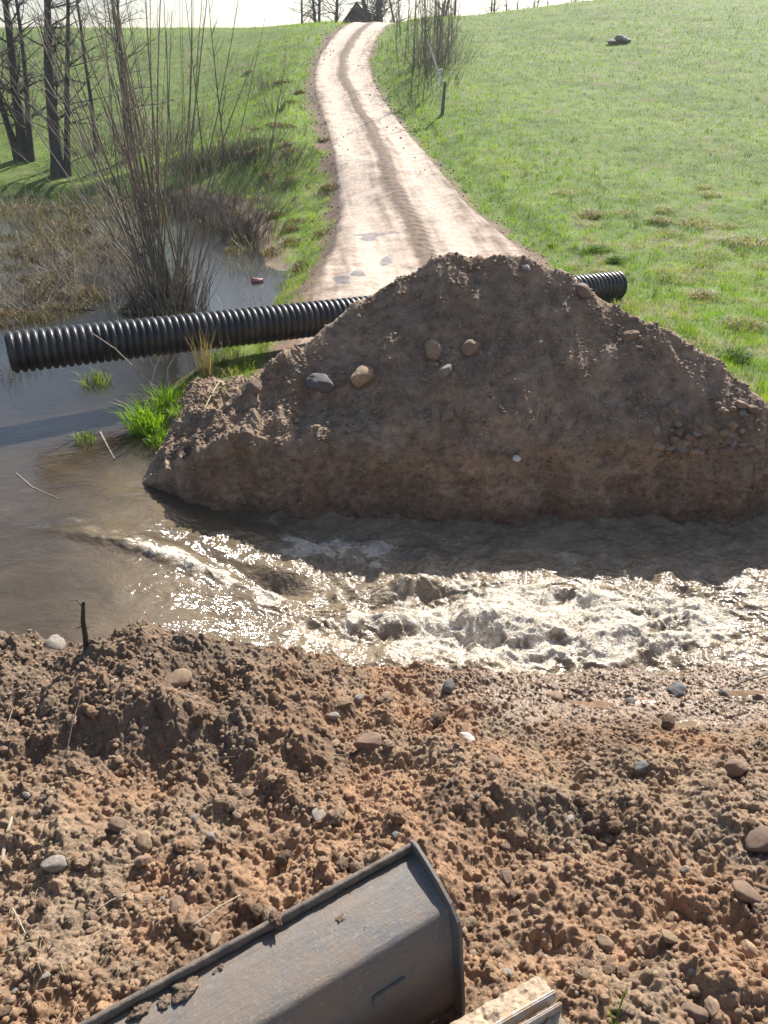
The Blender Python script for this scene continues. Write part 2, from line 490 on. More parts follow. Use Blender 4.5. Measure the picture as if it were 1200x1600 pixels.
def ground_cover(x, y):
    """0 bare earth .. 1 grass"""
    rd = np.abs(x - road_c(y)) - road_w(y)
    sgn = np.sign(x - road_c(y))
    n = fbm(x, y, 1.1, 4, 300, .6)
    g = sstep(.0, .55, rd + .10 + .34 * n - .25 * (sgn < 0) * sstep(20, 26, y))
    d = x - tab(y, XB)
    wetb = sstep(.1, .9, d + .4 * n)
    wetb = np.where(y > 31, np.maximum(wetb, sstep(33, 36, y + n)), wetb)
    return g * wetb

xs = axis([(-300, -60, 20, 3), (-60, -16, 3, .35), (-16, -5, .35, .07), (-5, 7, .07, .07), (7, 24, .07, .35), (24, 60, .35, 3), (60, 300, 3, 20)])
ys = axis([(-60, -6, 6, 1), (-6, 5, 1, .3), (5, 8, .3, .08), (8, 26, .08, .12), (26, 80, .12, .35), (80, 140, .35, 4), (140, 520, 4, 20)])
X, Y = np.meshgrid(xs, ys)
Z = far_land(X, Y)
foot = (heap_h(X, Y) - far_land(X, Y) - .06)
inheap = ((foot > .05) & (Y < 13.2) | (X < -1.6) & (X > -2.6) & (Y < 10.2)) & (Y > YW - .3) & (X > -2.7)
Z = Z - .12 * inheap
rdm = np.abs(X - road_c(Y)) - road_w(Y)
Z = Z - .16 * sstep(-.1, -.45, rdm) * (Y > 11.5)
nearz = near_macro(X, Y) - .35
chz = -.9 + 0 * X
west = sstep(-2.4, -4.0, X) * sstep(5.0, 6.2, Y)
chz = np.where(west > 0, lerp(chz, .1, west), chz)
Z = np.where(Y < 6.6, np.maximum(nearz, np.where(Y > 4.5, chz, -2)), np.where(Y < YW + .16, chz, Z))
gc = ground_cover(X, Y)
n = fbm(X, Y, .8, 4, 310, .6); n2 = fbm(X, Y, 6, 3, 320)
grs = np.stack([.105 + .03 * n + .02 * n2, .170 + .035 * n + .025 * n2, .022 + .006 * n], -1)
dryg = np.array([.19, .155, .09])
dr = sstep(.15, .7, fbm(X, Y, 1.6, 3, 330) + .35 * sstep(26, 14, Y) - .1)[..., None]
grs = lerp(grs, dryg * (1 + .25 * n[..., None]), dr * .55)
earth = np.array([.17, .115, .075]) * (1 + .35 * n[..., None])
Cc = lerp(earth, grs, gc[..., None])
mudk = sstep(.75, .35, Z)[..., None]
Cc = lerp(Cc, np.array([.05, .04, .028]) * np.ones_like(Cc), mudk)
V = np.stack([X, Y, Z], -1).reshape(-1, 3)
wetv = (sstep(1.0, .7, Z) * .5).ravel()
terrain = build('ground', V, grid_faces(len(ys), len(xs)), mats=soil_material('turf and earth', .35, .8), col=np.clip(Cc, .01, 1).reshape(-1, 3), attrs={'wet': wetv})
tag(terrain, kind='structure')

# ------------------------------------------------------------------ dirt road
ry = axis([(11.5, 30, .04, .05), (30, 76, .06, .15), (76, 150, .3, 4)])
nu = 121
uu = np.linspace(-1, 1, nu)
U, Yr = np.meshgrid(uu, ry)
wv = road_w(Yr) + .18
Xr = road_c(Yr) + U * wv
lat = U * wv                                           # metres from the centre line
wig = .12 * np.sin(Yr * .21) + .10 * perlin(Yr * .25, Yr * 0 + 4, 340)
narrow = sstep(24, 42, Yr)
tl = lerp(-1.15, -.78, narrow); tr = lerp(1.05, .80, narrow)
rut = np.exp(-((lat - tl - wig) / .42) ** 2) + np.exp(-((lat - tr - wig) / .42) ** 2)
mid = np.exp(-((lat - (tl + tr) / 2 - .08 - wig) / .19) ** 2)
edge = sstep(.78, 1.0, np.abs(U))
Zr0 = lerp(far_land(road_c(Yr), Yr) * .3 + far_land(Xr, Yr) * .7, far_land(Xr, Yr), sstep(.5, .85, np.abs(U)))
Zrd = Zr0 + .045 - .05 * rut + .025 * mid * (1 + .8 * fbm(Xr, Yr, .25, 3, 350)) - .13 * edge ** 2 + .010 * fbm(Xr, Yr, .35, 4, 360) + .02 * edge * fbm(Xr, Yr, .3, 3, 365)
Zrd = Zrd + .012 * domes(Xr, Yr, .12, 366, .5, .2, .6, 1.) * (mid + edge) * 6
# print of a tractor tyre along the middle ridge
tk = np.exp(-((lat - .18 - wig) / .20) ** 4) * sstep(27, 22, Yr)
chev = np.sin((Yr * 1.0 + np.abs(lat - .18 - wig) * .9) * 2 * math.pi / .42)
Zrd = Zrd + .022 * tk * sstep(-.3, .4, chev) - .012 * tk
sand = np.array([.60, .50, .41]); brown = np.array([.17, .122, .088])
k = np.clip(.46 + .75 * rut - 1.35 * mid - .75 * edge + .34 * fbm(Xr, Yr, .7, 5, 370, .65) + .34 * fbm(lat - wig, Yr * .05, .24, 3, 372, .6) - .35 * mid * np.maximum(fbm(Xr, Yr, .22, 3, 373), 0), 0, 1)[..., None]
k = k * (1 - .55 * tk[..., None] * (.4 + .6 * sstep(.3, -.4, chev))[..., None])
rc = lerp(brown, sand, k)
wetp = np.zeros_like(Xr)
for px, py, sx, sy in ((585, 366, .75, .20), (602, 408, .22, .45), (533, 440, .28, .5), (575, 372, .3, .4), (560, 430, .25, .35)):
    q = hit(px, py, far_land, 11, 40)
    wetp = np.maximum(wetp, sstep(.35, .75, gauss(Xr, Yr, q, sx, sy) + .25 * fbm(Xr, Yr, .3, 3, 371)))
rc = lerp(rc, rc * .5, wetp[..., None])
V = np.stack([Xr, Yr, Zrd - .012 * wetp], -1).reshape(-1, 3)
road = build('road', V, grid_faces(len(ry), nu), mats=soil_material('packed sand', .45, .45), col=np.clip(rc, .02, 1).reshape(-1, 3), attrs={'wet': (wetp * 1.35).ravel()})
tag(road, kind='structure')
def road_top(x, y):
    return far_land(x, y) + .04

# ------------------------------------------------------------------ near bank of loose soil
xs = axis([(-9, -3.6, .25, .02), (-3.6, 3.6, .0062, .0062), (3.6, 9, .02, .25)])
ys = axis([(-4, 1.15, .25, .015), (1.15, 5.75, .0062, .0066), (5.75, 6.4, .02, .05)])
X, Y = np.meshgrid(xs, ys)
Z = near_h(X, Y)
orange = np.array([.305, .198, .122]); grey = np.array([.285, .21, .142]); darkc = np.array([.165, .112, .074]); mud = np.array([.17, .116, .076])
n1 = fbm(X, Y, 1.1, 4, 400, .6); n2 = fbm(X, Y, .35, 4, 410, .6); n3 = fbm(X, Y, .9, 3, 420)
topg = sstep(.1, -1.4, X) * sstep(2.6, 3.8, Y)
rg = sstep(.3, 1.3, X) * sstep(2.1, 3.1, Y)
kg = np.clip(sstep(.0, .6, n1 + 1.0 * topg + .8 * rg + .15 * n2), 0, 1)[..., None]
Cs = lerp(orange, grey, kg)
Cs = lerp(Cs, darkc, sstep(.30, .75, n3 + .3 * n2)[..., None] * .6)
Cs = lerp(Cs, darkc * np.array([.95, 1., 1.05]), (topg * .7)[..., None])  # dark grey-brown upper left: own soil tone plus relief shade put into colour
wet = sstep(.1, 1.2, X + .4 * n1) * sstep(3.7, 4.7, Y + .3 * n1 + .2 * n2)
wet = np.maximum(wet, sstep(.28, .08, Z))
pud = sstep(.55, .75, fbm(X, Y, .45, 3, 430) + .5 * np.exp(-((X - 2.0) ** 2 / .12 + (Y - 4.35) ** 2 / .04)) + .3 * np.exp(-((X - 1.35) ** 2 / .1 + (Y - 4.8) ** 2 / .05)))
wet = np.clip(wet, 0, 1)
Cs = lerp(Cs, mud * (1 + .3 * n2[..., None]), wet[..., None] * .65)
V = np.stack([X, Y, Z], -1).reshape(-1, 3)
near = build('soil_bank', V, grid_faces(len(ys), len(xs)), mats=M_SOIL, col=np.clip(Cs, .02, 1).reshape(-1, 3), attrs={'wet': np.maximum(wet * .8, 1.2 * mud_pool(X, Y)).ravel()})
tag(near, kind='structure')

# ------------------------------------------------------------------ heap and cut wall
ux = axis([(-3.3, -2.9, .02, .011), (-2.9, 6.0, .0105, .0105), (6.0, 9.0, .02, .1)])
nw = 170
sy = axis([(0, 4.7, .0098, .012)])
S, Ux = np.meshgrid(np.arange(nw + len(sy)), ux, indexing='ij')
yw = wall_y(ux)
top = heap_h(ux, yw + .12)
rows_y = []; rows_z = []; rows_k = []; rows_s = []
for i in range(nw):
    f = i / nw
    rows_z.append(-.8 + (top + .8) * f)
    rows_y.append(yw - .16 + .28 * f ** 1.3)
    rows_k.append(sstep(.62, .98, f + .20 * fbm(ux, ux * 0 + f * 1.5, .55, 3, 168)))
    rows_s.append((rows_z[-1]))
for j, s in enumerate(sy):
    y = yw + .12 + s
    rows_y.append(y); rows_z.append(heap_h(ux, y)); rows_k.append(np.ones(len(ux)))
    rows_s.append(top + s * 1.35)
By = np.array(rows_y); Bz = np.array(rows_z); K = np.array(rows_k); Sd = np.array(rows_s)
Bx = np.tile(ux, (By.shape[0], 1))
# round the lip
soft = sstep(.25, 1.0, tab(ux, HC))[None, :]
for _ in range(900):
    a, b = nw - 46, nw + 52
    By[a:b] = lerp(By[a:b], (By[a - 1:b - 1] + By[a + 1:b + 1]) / 2, .5 * soft); Bz[a:b] = lerp(Bz[a:b], (Bz[a - 1:b - 1] + Bz[a + 1:b + 1]) / 2, .5 * soft)
for _ in range(6):
    a, b = nw - 14, nw + 14
    By[a:b] = (By[a - 1:b - 1] + By[a:b] + By[a + 1:b + 1]) / 3; Bz[a:b] = (Bz[a - 1:b - 1] + Bz[a:b] + Bz[a + 1:b + 1]) / 3
ty = np.gradient(By, axis=0); tz = np.gradient(Bz, axis=0); ln = np.sqrt(ty * ty + tz * tz) + 1e-6
ny, nz = -tz / ln, ty / ln
D = heap_detail(Bx, Sd, K)
fade = sstep(4.7, 4.2, np.maximum(By - yw, 0)) * sstep(-3.3, -2.8, Bx)
crumb = 1 + .9 * sstep(-.6, -1.8, Bx) * K - .25 * sstep(9.4, 10.0, By) * K
D = D * crumb * fade
Py = By + ny * D; Pz = Bz + nz * D - .10 * (1 - fade)
n1 = fbm(Bx, Sd, .9, 4, 440, .6); n2 = fbm(Bx, Sd * 2.2, .3, 4, 450, .6); n3 = fbm(Bx * .8, Sd * 1.5, .4, 4, 460, .6)
hs = lerp(np.array([.265, .196, .138]), np.array([.345, .262, .188]), sstep(-.3, .5, n1)[..., None])
hs = hs * (1 + .22 * n2[..., None])
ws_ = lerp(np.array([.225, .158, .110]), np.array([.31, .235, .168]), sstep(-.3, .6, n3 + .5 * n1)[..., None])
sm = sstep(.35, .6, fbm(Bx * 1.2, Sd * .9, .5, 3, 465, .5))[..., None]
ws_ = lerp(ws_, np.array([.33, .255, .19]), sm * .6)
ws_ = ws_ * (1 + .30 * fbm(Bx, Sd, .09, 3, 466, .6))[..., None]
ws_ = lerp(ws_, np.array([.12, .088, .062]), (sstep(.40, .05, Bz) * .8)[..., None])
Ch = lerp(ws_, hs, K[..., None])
wetw = sstep(.25, .02, Bz) * (1 - K)
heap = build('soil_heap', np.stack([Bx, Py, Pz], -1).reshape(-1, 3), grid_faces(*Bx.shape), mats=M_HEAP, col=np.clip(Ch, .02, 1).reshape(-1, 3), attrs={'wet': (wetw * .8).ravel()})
tag(heap, 'tall brown heap of dug earth on the far bank, cut steeply down to the stream', 'soil heap')

def heap_top(x, y):
    """height of the heap's surface, crumbs left out"""
    return heap_h(x, y) + .035 * fbm(x, y, .7, 3, 172)

# ------------------------------------------------------------------ water
xs = axis([(-60, -20, 5, .6), (-20, -4.2, .6, .05), (-4.2, 5.0, .0135, .0135), (5.0, 8, .0135, .06), (8, 60, .1, 4)])
ys = axis([(4.3, 5.2, .06, .0135), (5.2, 8.75, .0135, .0135), (8.75, 13, .014, .06), (13, 37, .06, .5)])
X, Y = np.meshgrid(xs, ys)
keep = ~((Y > 9.4) & (X > 0))
Z = water_h(X, Y)
Z = np.where((Y > 9.0) & (X > -1.8), -.6, Z)
F = water_foam(X, Y, Z)
_, turb, hot = water_masks(X, Y)
murk = np.clip(.12 + .88 * sstep(12.0, 8.2, Y + .6 * fbm(X, Y, 1.5, 2, 470) - .25 * (X + 3)), 0, 1)
m, nt = new_mat('muddy stream water')
co = coord(nt)
foam = attr(nt, 'foam', 'Fac'); mk = attr(nt, 'murk', 'Fac')
n1 = noise(nt, co, 1.6, 4, .6, .6)
c = mixc(nt, mk, (.012, .012, .010), (.062, .047, .030))
c = mixc(nt, mathn(nt, 'MULTIPLY', attr(nt, 'turb', 'Fac'), .8), c, (.225, .175, .118))
c = mixc(nt, 1., c, ramp(nt, n1, [(.3, (.72, .72, .74)), (.7, (1.25, 1.22, 1.15))]), 'MULTIPLY')
# air beaten into the water makes it paler
aer = mathn(nt, 'MULTIPLY', foam, mathn(nt, 'SUBTRACT', mathn(nt, 'MULTIPLY', noise(nt, co, 5, 6, .7, .8), 2.6), .80, True), True)
c = mixc(nt, aer, c, (.44, .36, .255))
mp = nt.nodes.new('ShaderNodeMapping'); mp.inputs['Scale'].default_value = (1, 1.5, 1); mp.inputs['Rotation'].default_value = (0, 0, -.25); nt.links.new(co, mp.inputs['Vector'])
r1 = noise(nt, mp.outputs[0], 13, 1, .5, .6); r2 = noise(nt, mp.outputs[0], 36, 1, .5, .4)
hb = mathn(nt, 'ADD', r1, mathn(nt, 'MULTIPLY', r2, .5))
tb = attr(nt, 'turb', 'Fac')
b = nt.nodes.new('ShaderNodeBump'); b.inputs['Distance'].default_value = .06
nt.links.new(mathn(nt, 'ADD', mathn(nt, 'MULTIPLY', tb, .30), .08), b.inputs['Strength']); nt.links.new(hb, b.inputs['Height'])
wp = principled(nt, c, mathn(nt, 'ADD', mathn(nt, 'ADD', mathn(nt, 'MULTIPLY', tb, .12), .05), mathn(nt, 'MULTIPLY', foam, .22)), b.outputs['Normal'], .9); wp.inputs['IOR'].default_value = 1.33
fn = noise(nt, co, 42, 3, .65, .5)
fb = bump(nt, fn, 1., .03)
fcol = mixc(nt, ramp(nt, noise(nt, co, 18, 6, .75, .8), [(.40, 0.), (.60, 1.)]), (.46, .37, .26), (.82, .76, .65))
fp = principled(nt, fcol, .5, fb, .4)
fk = mathn(nt, 'SUBTRACT', mathn(nt, 'MULTIPLY', foam, 1.68), mathn(nt, 'MULTIPLY', noise(nt, co, 11, 8, .80, .6), 1.75))
fk = mathn(nt, 'MULTIPLY', mathn(nt, 'ADD', fk, .02, True), 2.4, True)
mx = nt.nodes.new('ShaderNodeMixShader'); nt.links.new(fk, mx.inputs[0]); nt.links.new(wp.outputs[0], mx.inputs[1]); nt.links.new(fp.outputs[0], mx.inputs[2])
out(nt, mx)
water = build('water', np.stack([X, Y, Z], -1).reshape(-1, 3), grid_faces(len(ys), len(xs)), mats=m, attrs={'foam': F.ravel(), 'murk': murk.ravel(), 'turb': turb.ravel()})
tag(water, kind='structure')

M_FOAM, nt = new_mat('water froth')
out(nt, principled(nt, (.80, .76, .68), .15, None, .6))
# ------------------------------------------------------------------ stones
bpy.ops.mesh.primitive_ico_sphere_add(subdivisions=4, radius=1)
ico = bpy.context.object; IV = np.array([v.co for v in ico.data.vertices]); IT = np.array([p.vertices[:] for p in ico.data.polygons]); 
bpy.data.objects.remove(ico)
bpy.ops.mesh.primitive_ico_sphere_add(subdivisions=2, radius=1)
ico = bpy.context.object; JV = np.array([v.co for v in ico.data.vertices]); JT = np.array([p.vertices[:] for p in ico.data.polygons])
bpy.data.objects.remove(ico)

def rock_shape(seed, angular=.5, V0=None):
    r = np.random.default_rng(seed)
    V0 = IV if V0 is None else V0
    V = V0.copy()
    for _ in range(15):                                  # cut facets
        nrm = r.normal(size=3); nrm /= np.linalg.norm(nrm)
        d = r.uniform(.66, .95)
        s = V @ nrm
        over = np.maximum(s - d, 0)
        V = V - nrm * (over * (.55 + .45 * angular))[:, None]
    o = r.uniform(0, 50)
    V = V * (1 + .10 * perlin(V[:, 0] * 1.3 + o, V[:, 1] * 1.3 + V[:, 2] * 1.7, seed))[:, None]
    V = V * (1 + .03 * perlin(V[:, 0] * 4 + o, V[:, 1] * 4 + V[:, 2] * 3.7, seed + 1))[:, None]
    V = V * np.array([1.15, r.uniform(.75, .95), r.uniform(.6, .8)])
    return V
rocks = {}
def rock_mesh(kind, mat):
    key = (kind, mat)
    if key not in rocks:
        o = build('stone', rock_shape(500 + kind, .85 if kind % 3 == 0 else .3), T=IT, mats=M_ST[mat])
        rocks[key] = o.data
        bpy.data.objects.remove(o)
    return rocks[key]
def put_stone(p, r, kind, mat, label, group=None, rz=None, sink=.35, name='stone', cat='stone', tilt=.35):
    o = bpy.data.objects.new(name, rock_mesh(kind, mat)); C.objects.link(o)
    o.scale = (r, r, r)
    o.rotation_euler = (rnd.uniform(-tilt, tilt), rnd.uniform(-tilt, tilt), rnd.uniform(0, 6.28) if rz is None else rz)
    o.location = (float(p[0]), float(p[1]), float(p[2]) + r * (.62 - 2 * .62 * sink))
    return tag(o, label, cat, group)
def px_r(p, px):                                        # radius of a thing px wide in the photo
    d = p[1] * cp + (CAM_Z - p[2]) * sp
    return .5 * px / FPX * d / 1.1

def near_pt(px, py): return hit(px, py, near_h, .7, 6.2, 3000)
_hd = Py * cp + (CAM_Z - Pz) * sp                      # distance of every heap vertex along the view axis
_hpx = (600 + FPX * Bx / _hd); _hpy = (800 - FPX * (Py * sp + (Pz - CAM_Z) * cp) / _hd)
def heap_pt(px, py):
    d = (_hpx - px) ** 2 + (_hpy - py) ** 2
    c_ = np.argwhere(d < max(9., d.min() + 4))
    k_ = c_[np.argmin([_hd[i, j] for i, j in c_])]
    return np.array([Bx[k_[0], k_[1]], Py[k_[0], k_[1]], Pz[k_[0], k_[1]]])

NS = [(280, 1057, 46, 1, 1, 'big tan boulder half buried in the crest of the near bank'),
      (85, 1004, 42, 0, 0, 'grey stone perched on the bank crest left of the dark stake'),
      (578, 1156, 48, 3, 2, 'angular reddish brown stone standing on edge in the middle of the near bank'),
      (560, 1090, 20, 1, 0, 'small grey stone upper one of a pair above the angular brown stone'),
      (521, 1116, 19, 2, 0, 'small rounded stone lower one of a pair above the angular brown stone'),
      (728, 1151, 28, 1, 4, 'pale cream stone lying alone on the orange soil right of the angular brown stone'),
      (866, 1086, 26, 2, 1, 'rounded stone at the wet edge of the near bank beside the foam'),
      (772, 1188, 30, 4, 2, 'brown stone sunk in a small hollow below the pale cream stone'),
      (226, 1311, 36, 5, 1, 'yellow tan stone at the shaded hollow on the left of the near bank'),
      (223, 1342, 26, 3, 2, 'squarish brown stone touching the underside of the yellow tan stone'),
      (86, 1346, 38, 4, 0, 'lumpy grey stone near the bleached stick'),
      (214, 1390, 20, 1, 1, 'egg shaped tan pebble above the bucket lip on the left'),
      (276, 1411, 34, 0, 2, 'blocky brown stone just above the bucket lip'),
      (497, 1271, 26, 2, 0, 'round grey stone on the slope above the upper bucket corner'),
      (335, 1466, 28, 3, 1, 'flat tan stone next to the middle of the bucket lip'),
      (849, 1332, 16, 1, 1, 'small light pebble on top of a bigger tan pebble'),
      (856, 1352, 22, 2, 1, 'tan pebble with a smaller light pebble above it'),
      (790, 1366, 28, 4, 2, 'dull brown stone to the right of the bucket corner'),
      (1150, 1195, 42, 1, 2, 'long brown boulder in the muddy right edge of the near bank'),
      (1188, 1306, 56, 4, 2, 'large brown boulder cut by the right picture edge'),
      (1110, 1568, 34, 1, 1, 'rounded stone in a stone trio beside the crawler track'),
      (1083, 1578, 40, 3, 2, 'square brown stone of the trio beside the crawler track'),
      (1085, 1545, 24, 5, 1, 'small long stone above the other two of the trio beside the crawler track'),
      (1058, 1076, 40, 0, 3, 'dark wet stone lump at the water edge on the right'),
      (1130, 1083, 20, 1, 3, 'small dark stone on shining wet mud right of the dark lump'),
      (985, 1093, 16, 2, 3, 'black pebble on wet mud left of the dark lump'),
      (1000, 1195, 26, 2, 3, 'dark rounded stone above the grey clods on the right slope'),
      (618, 1303, 15, 0, 3, 'small blue grey stone by the upper bucket corner'),
      (945, 1470, 30, 4, 1, 'tan stone low on the right slope above the crawler track'),
      (1045, 1462, 26, 2, 1, 'pale pebble on the shaded lower right slope'),
      (1170, 1482, 34, 1, 1, 'light stone at the right edge of the lower slope'),
      (1165, 1390, 44, 2, 2, 'smooth brown boulder below the large cut off boulder'),
      (185, 1286, 34, 4, 2, 'brown stone above the yellow tan stone'),
      (700, 1068, 26, 0, 3, 'black clod of wet earth beside the foam edge'),
      (390, 1235, 22, 2, 1, 'light tan pebble in the centre left of the near bank'),
      (330, 1305, 18, 1, 0, 'grey pebble in the hollow above the bucket')]
for px, py, w, k, mt, lb in NS:
    p = near_pt(px, py + w * .2)
    put_stone(p, px_r(p, w), k, mt, lb, sink=.30)
HS = [(505, 596, 48, 0, 3, 'dark slate coloured angular stone on the left face of the heap'),
      (566, 583, 46, 1, 1, 'big rounded brown stone right of the dark angular one on the heap'),
      (697, 579, 30, 2, 0, 'pale grey stone in the middle of the heap face'),
      (676, 542, 38, 4, 1, 'wide tan stone above the pale grey stone on the heap'),
      (736, 539, 38, 1, 2, 'half buried brown stone beside the wide tan one high on the heap'),
      (697, 648, 24, 3, 2, 'flat upright stone low in the middle of the heap'),
      (398, 600, 30, 0, 2, 'grey brown block at the sunlit left foot of the heap'),
      (557, 493, 12, 1, 0, 'little blue grey pebble near the pipe at the left edge of the heap'),
      (985, 522, 30, 4, 2, 'brown stone near the right shoulder of the heap'),
      (912, 452, 34, 0, 2, 'square clod of earth on the crest just left of the pipe end'),
      (822, 416, 16, 2, 0, 'pale pebble lying on the very top of the heap'),
      (1160, 645, 18, 1, 0, 'grey stone at the right foot of the heap by the grass'),
      (495, 664, 14, 2, 1, 'light pebble on the ledge above the cut on the left'),
      (515, 660, 14, 1, 0, 'grey pebble second on the ledge above the cut on the left'),
      (462, 655, 12, 2, 1, 'brown pebble at the left end of the ledge above the cut')]
for px, py, w, k, mt, lb in HS:
    p = heap_pt(px, py + w * .15)
    put_stone(p, px_r(p, w), k, mt, lb, sink=.3, tilt=.8)
# stone set into the cut wall
p = at_y(807, 716, float(wall_y(np.array([1.6]))[0]) - .02)
put_stone(p, px_r(p, 16), 2, 4, 'white quartz stone stuck in the upper cut wall', sink=.5)
for i in range(84):
    px = 1000 + (1195 - 1000) * rnd.random() ** .7
    py = 708 - rnd.random() ** 1.8 * 75 + (1190 - px) * .03
    p = heap_pt(px, py)
    if p[1] > 11: continue
    put_stone(p, px_r(p, rnd.uniform(9, 21)), rnd.randrange(6), rnd.choice([0, 1, 1, 2, 2, 2]), 'small stone heaped with others on the ledge at the right foot of the heap', 'stones heaped on the right ledge', sink=.1)
for i in range(70):
    px = rnd.uniform(450, 1120); py = rnd.uniform(450, 690)
    p = heap_pt(px, py)
    if p[2] < .9: continue
    put_stone(p, px_r(p, rnd.uniform(4, 9)), rnd.randrange(6), rnd.choice([0, 0, 0, 1, 2]), 'pebble scattered over the shaded face of the heap', 'pebbles on the heap face', sink=.15, name='pebble', cat='pebble')
for i in range(170):
    px = rnd.uniform(0, 1200); py = rnd.uniform(1040, 1590)
    p = near_pt(px, py)
    if p[2] < .35: continue
    put_stone(p, px_r(p, rnd.uniform(7, 17) if py > 1150 else rnd.uniform(5, 11)), rnd.randrange(6), rnd.choice([0, 1, 1, 1, 2, 2]), 'pebble scattered in the loose soil of the near bank', 'pebbles in the near bank', sink=.3, name='pebble', cat='pebble')

def scatter_mesh(name, pts, radii, mat, cols, seed, wet=None):
    r = np.random.default_rng(seed)
    shapes = [rock_shape(600 + i, .6, JV) for i in range(8)]
    n = len(pts); nv = len(JV)
    Vs = np.zeros((n, nv, 3), np.float32)
    which = r.integers(0, 8, n)
    an = r.uniform(0, 6.28, n); tl = r.uniform(-.6, .6, n)
    for k in range(8):
        i = np.nonzero(which == k)[0]
        S0 = shapes[k]
        ca, sa = np.cos(an[i])[:, None], np.sin(an[i])[:, None]
        x, y, z = S0[None, :, 0], S0[None, :, 1], S0[None, :, 2]
        y2 = y * np.cos(tl[i])[:, None] - z * np.sin(tl[i])[:, None]; z2 = y * np.sin(tl[i])[:, None] + z * np.cos(tl[i])[:, None]
        Vs[i] = np.stack([x * ca - y2 * sa, x * sa + y2 * ca, z2 + 0 * x * ca], -1) * radii[i][:, None, None]
    Vs += np.asarray(pts)[:, None, :]
    T = (JT[None] + (np.arange(n) * nv)[:, None, None]).reshape(-1, 3)
    c = np.repeat(cols, nv, axis=0)
    return build(name, Vs.reshape(-1, 3), T=T, mats=mat, col=c, attrs={'wet': np.zeros(n * nv) if wet is None else np.repeat(wet, nv)})

cl_me = []
for k in range(5):
    V = rock_shape(820 + k, .25)
    a = fbm(V[:, 0] + k, V[:, 1] + V[:, 2] * .7, .45, 4, 830 + k, .65) + .8 * domes(V[:, 0] + V[:, 2] * .6, V[:, 1] - V[:, 2] * .4, .45, 840 + k, .8, .3, .6, 1.)
    V = V * (1 + .22 * a)[:, None]
    o = build('soil_clod', V, T=IT, mats=M_SOIL, col=np.tile(np.array([orange, grey, darkc, grey, orange][k]), (len(V), 1)) * (1 + .2 * a)[:, None], attrs={'wet': np.zeros(len(V))})
    cl_me.append(o.data); bpy.data.objects.remove(o)
for i in range(110):
    p = near_pt(rnd.uniform(0, 1200), rnd.uniform(1040, 1590))
    if p[2] < .5: continue
    o = bpy.data.objects.new('soil_clod', rnd.choice(cl_me)); C.objects.link(o)
    q = px_r(p, rnd.uniform(12, 34)); o.scale = (q, q, q * .9); o.rotation_euler = (rnd.uniform(-.6, .6), rnd.uniform(-.6, .6), rnd.uniform(0, 6.28))
    o.location = (p[0], p[1], p[2] + q * .2)
    tag(o, 'loose clod of damp earth lying on the soil of the near bank', 'clod', 'loose clods on the near bank')
n = 46000
x = RNG.uniform(-3.4, 3.4, n); y = RNG.uniform(1.2, 5.35, n)
clump = fbm(x, y, .5, 3, 480)
keep = RNG.random(n) < (sstep(-.5, .5, clump) * .9 + .1) * (1 - mud_pool(x, y)) * (1 - .75 * smear(x, y)) * (1 - .6 * sstep(.3, 1.3, x) * sstep(3.7, 4.5, y))
x, y = x[keep], y[keep]
r = .0038 + .019 * RNG.random(len(x)) ** 5
z = near_h(x, y) + r * .3
k = RNG.random((len(x), 1))
gk = np.clip(sstep(.0, .6, fbm(x, y, 1.1, 4, 400, .6) + sstep(-.4, -1.6, x) * sstep(3.0, 4.1, y) + .8 * sstep(.3, 1.3, x) * sstep(2.1, 3.1, y)), 0, 1)[:, None]
cols = lerp(lerp(orange, grey, gk), np.array([.31, .25, .18]), .5 * k ** 2) * RNG.uniform(.8, 1.2, (len(x), 1))
wt = (sstep(.3, 1.2, x) * sstep(3.8, 4.6, y))[:, None]
cols = lerp(cols, np.array([.12, .088, .062]), wt * (RNG.random((len(x), 1)) < .75))
g = scatter_mesh('gravel', np.stack([x, y, z], 1), r, M_SOIL, cols, 1, wt[:, 0] * .75)
tag(g, kind='stuff')
n = 36000
vi = RNG.integers(nw, nw + 250, n); vj = RNG.integers(20, len(ux) - 30, n)
okv = RNG.random(n) < .25 + .75 * sstep(-.4, .5, fbm(Bx[vi, vj], Sd[vi, vj], .5, 3, 485))
vi, vj = vi[okv], vj[okv]; n = len(vi)
r = .005 + .024 * RNG.random(n) ** 5
x = Bx[vi, vj] + RNG.uniform(-.005, .005, n); y = Py[vi, vj] - r * .3; z = Pz[vi, vj] + r * .35
k = RNG.random((n, 1))
cols = lerp(Ch[vi, vj] * 1.05, np.array([.30, .25, .20]), k ** 4) * RNG.uniform(.75, 1.25, (n, 1))
g = scatter_mesh('gravel', np.stack([x, y, z], 1), r, M_HEAP, cols, 2)
tag(g, kind='stuff')

n = 9000
vi = RNG.integers(int(nw * .40), nw, n); vj = RNG.integers(30, len(ux) - 30, n)
r = .004 + .026 * RNG.random(n) ** 5
x = Bx[vi, vj]; yy = Py[vi, vj] - r * .35; zz = Pz[vi, vj]
k = RNG.random((n, 1))
cols = lerp(Ch[vi, vj], np.array([.30, .25, .20]), k ** 6) * RNG.uniform(.75, 1.2, (n, 1))
g = scatter_mesh('gravel', np.stack([x, yy, zz], 1), r, M_HEAP, cols, 3)
tag(g, kind='stuff')

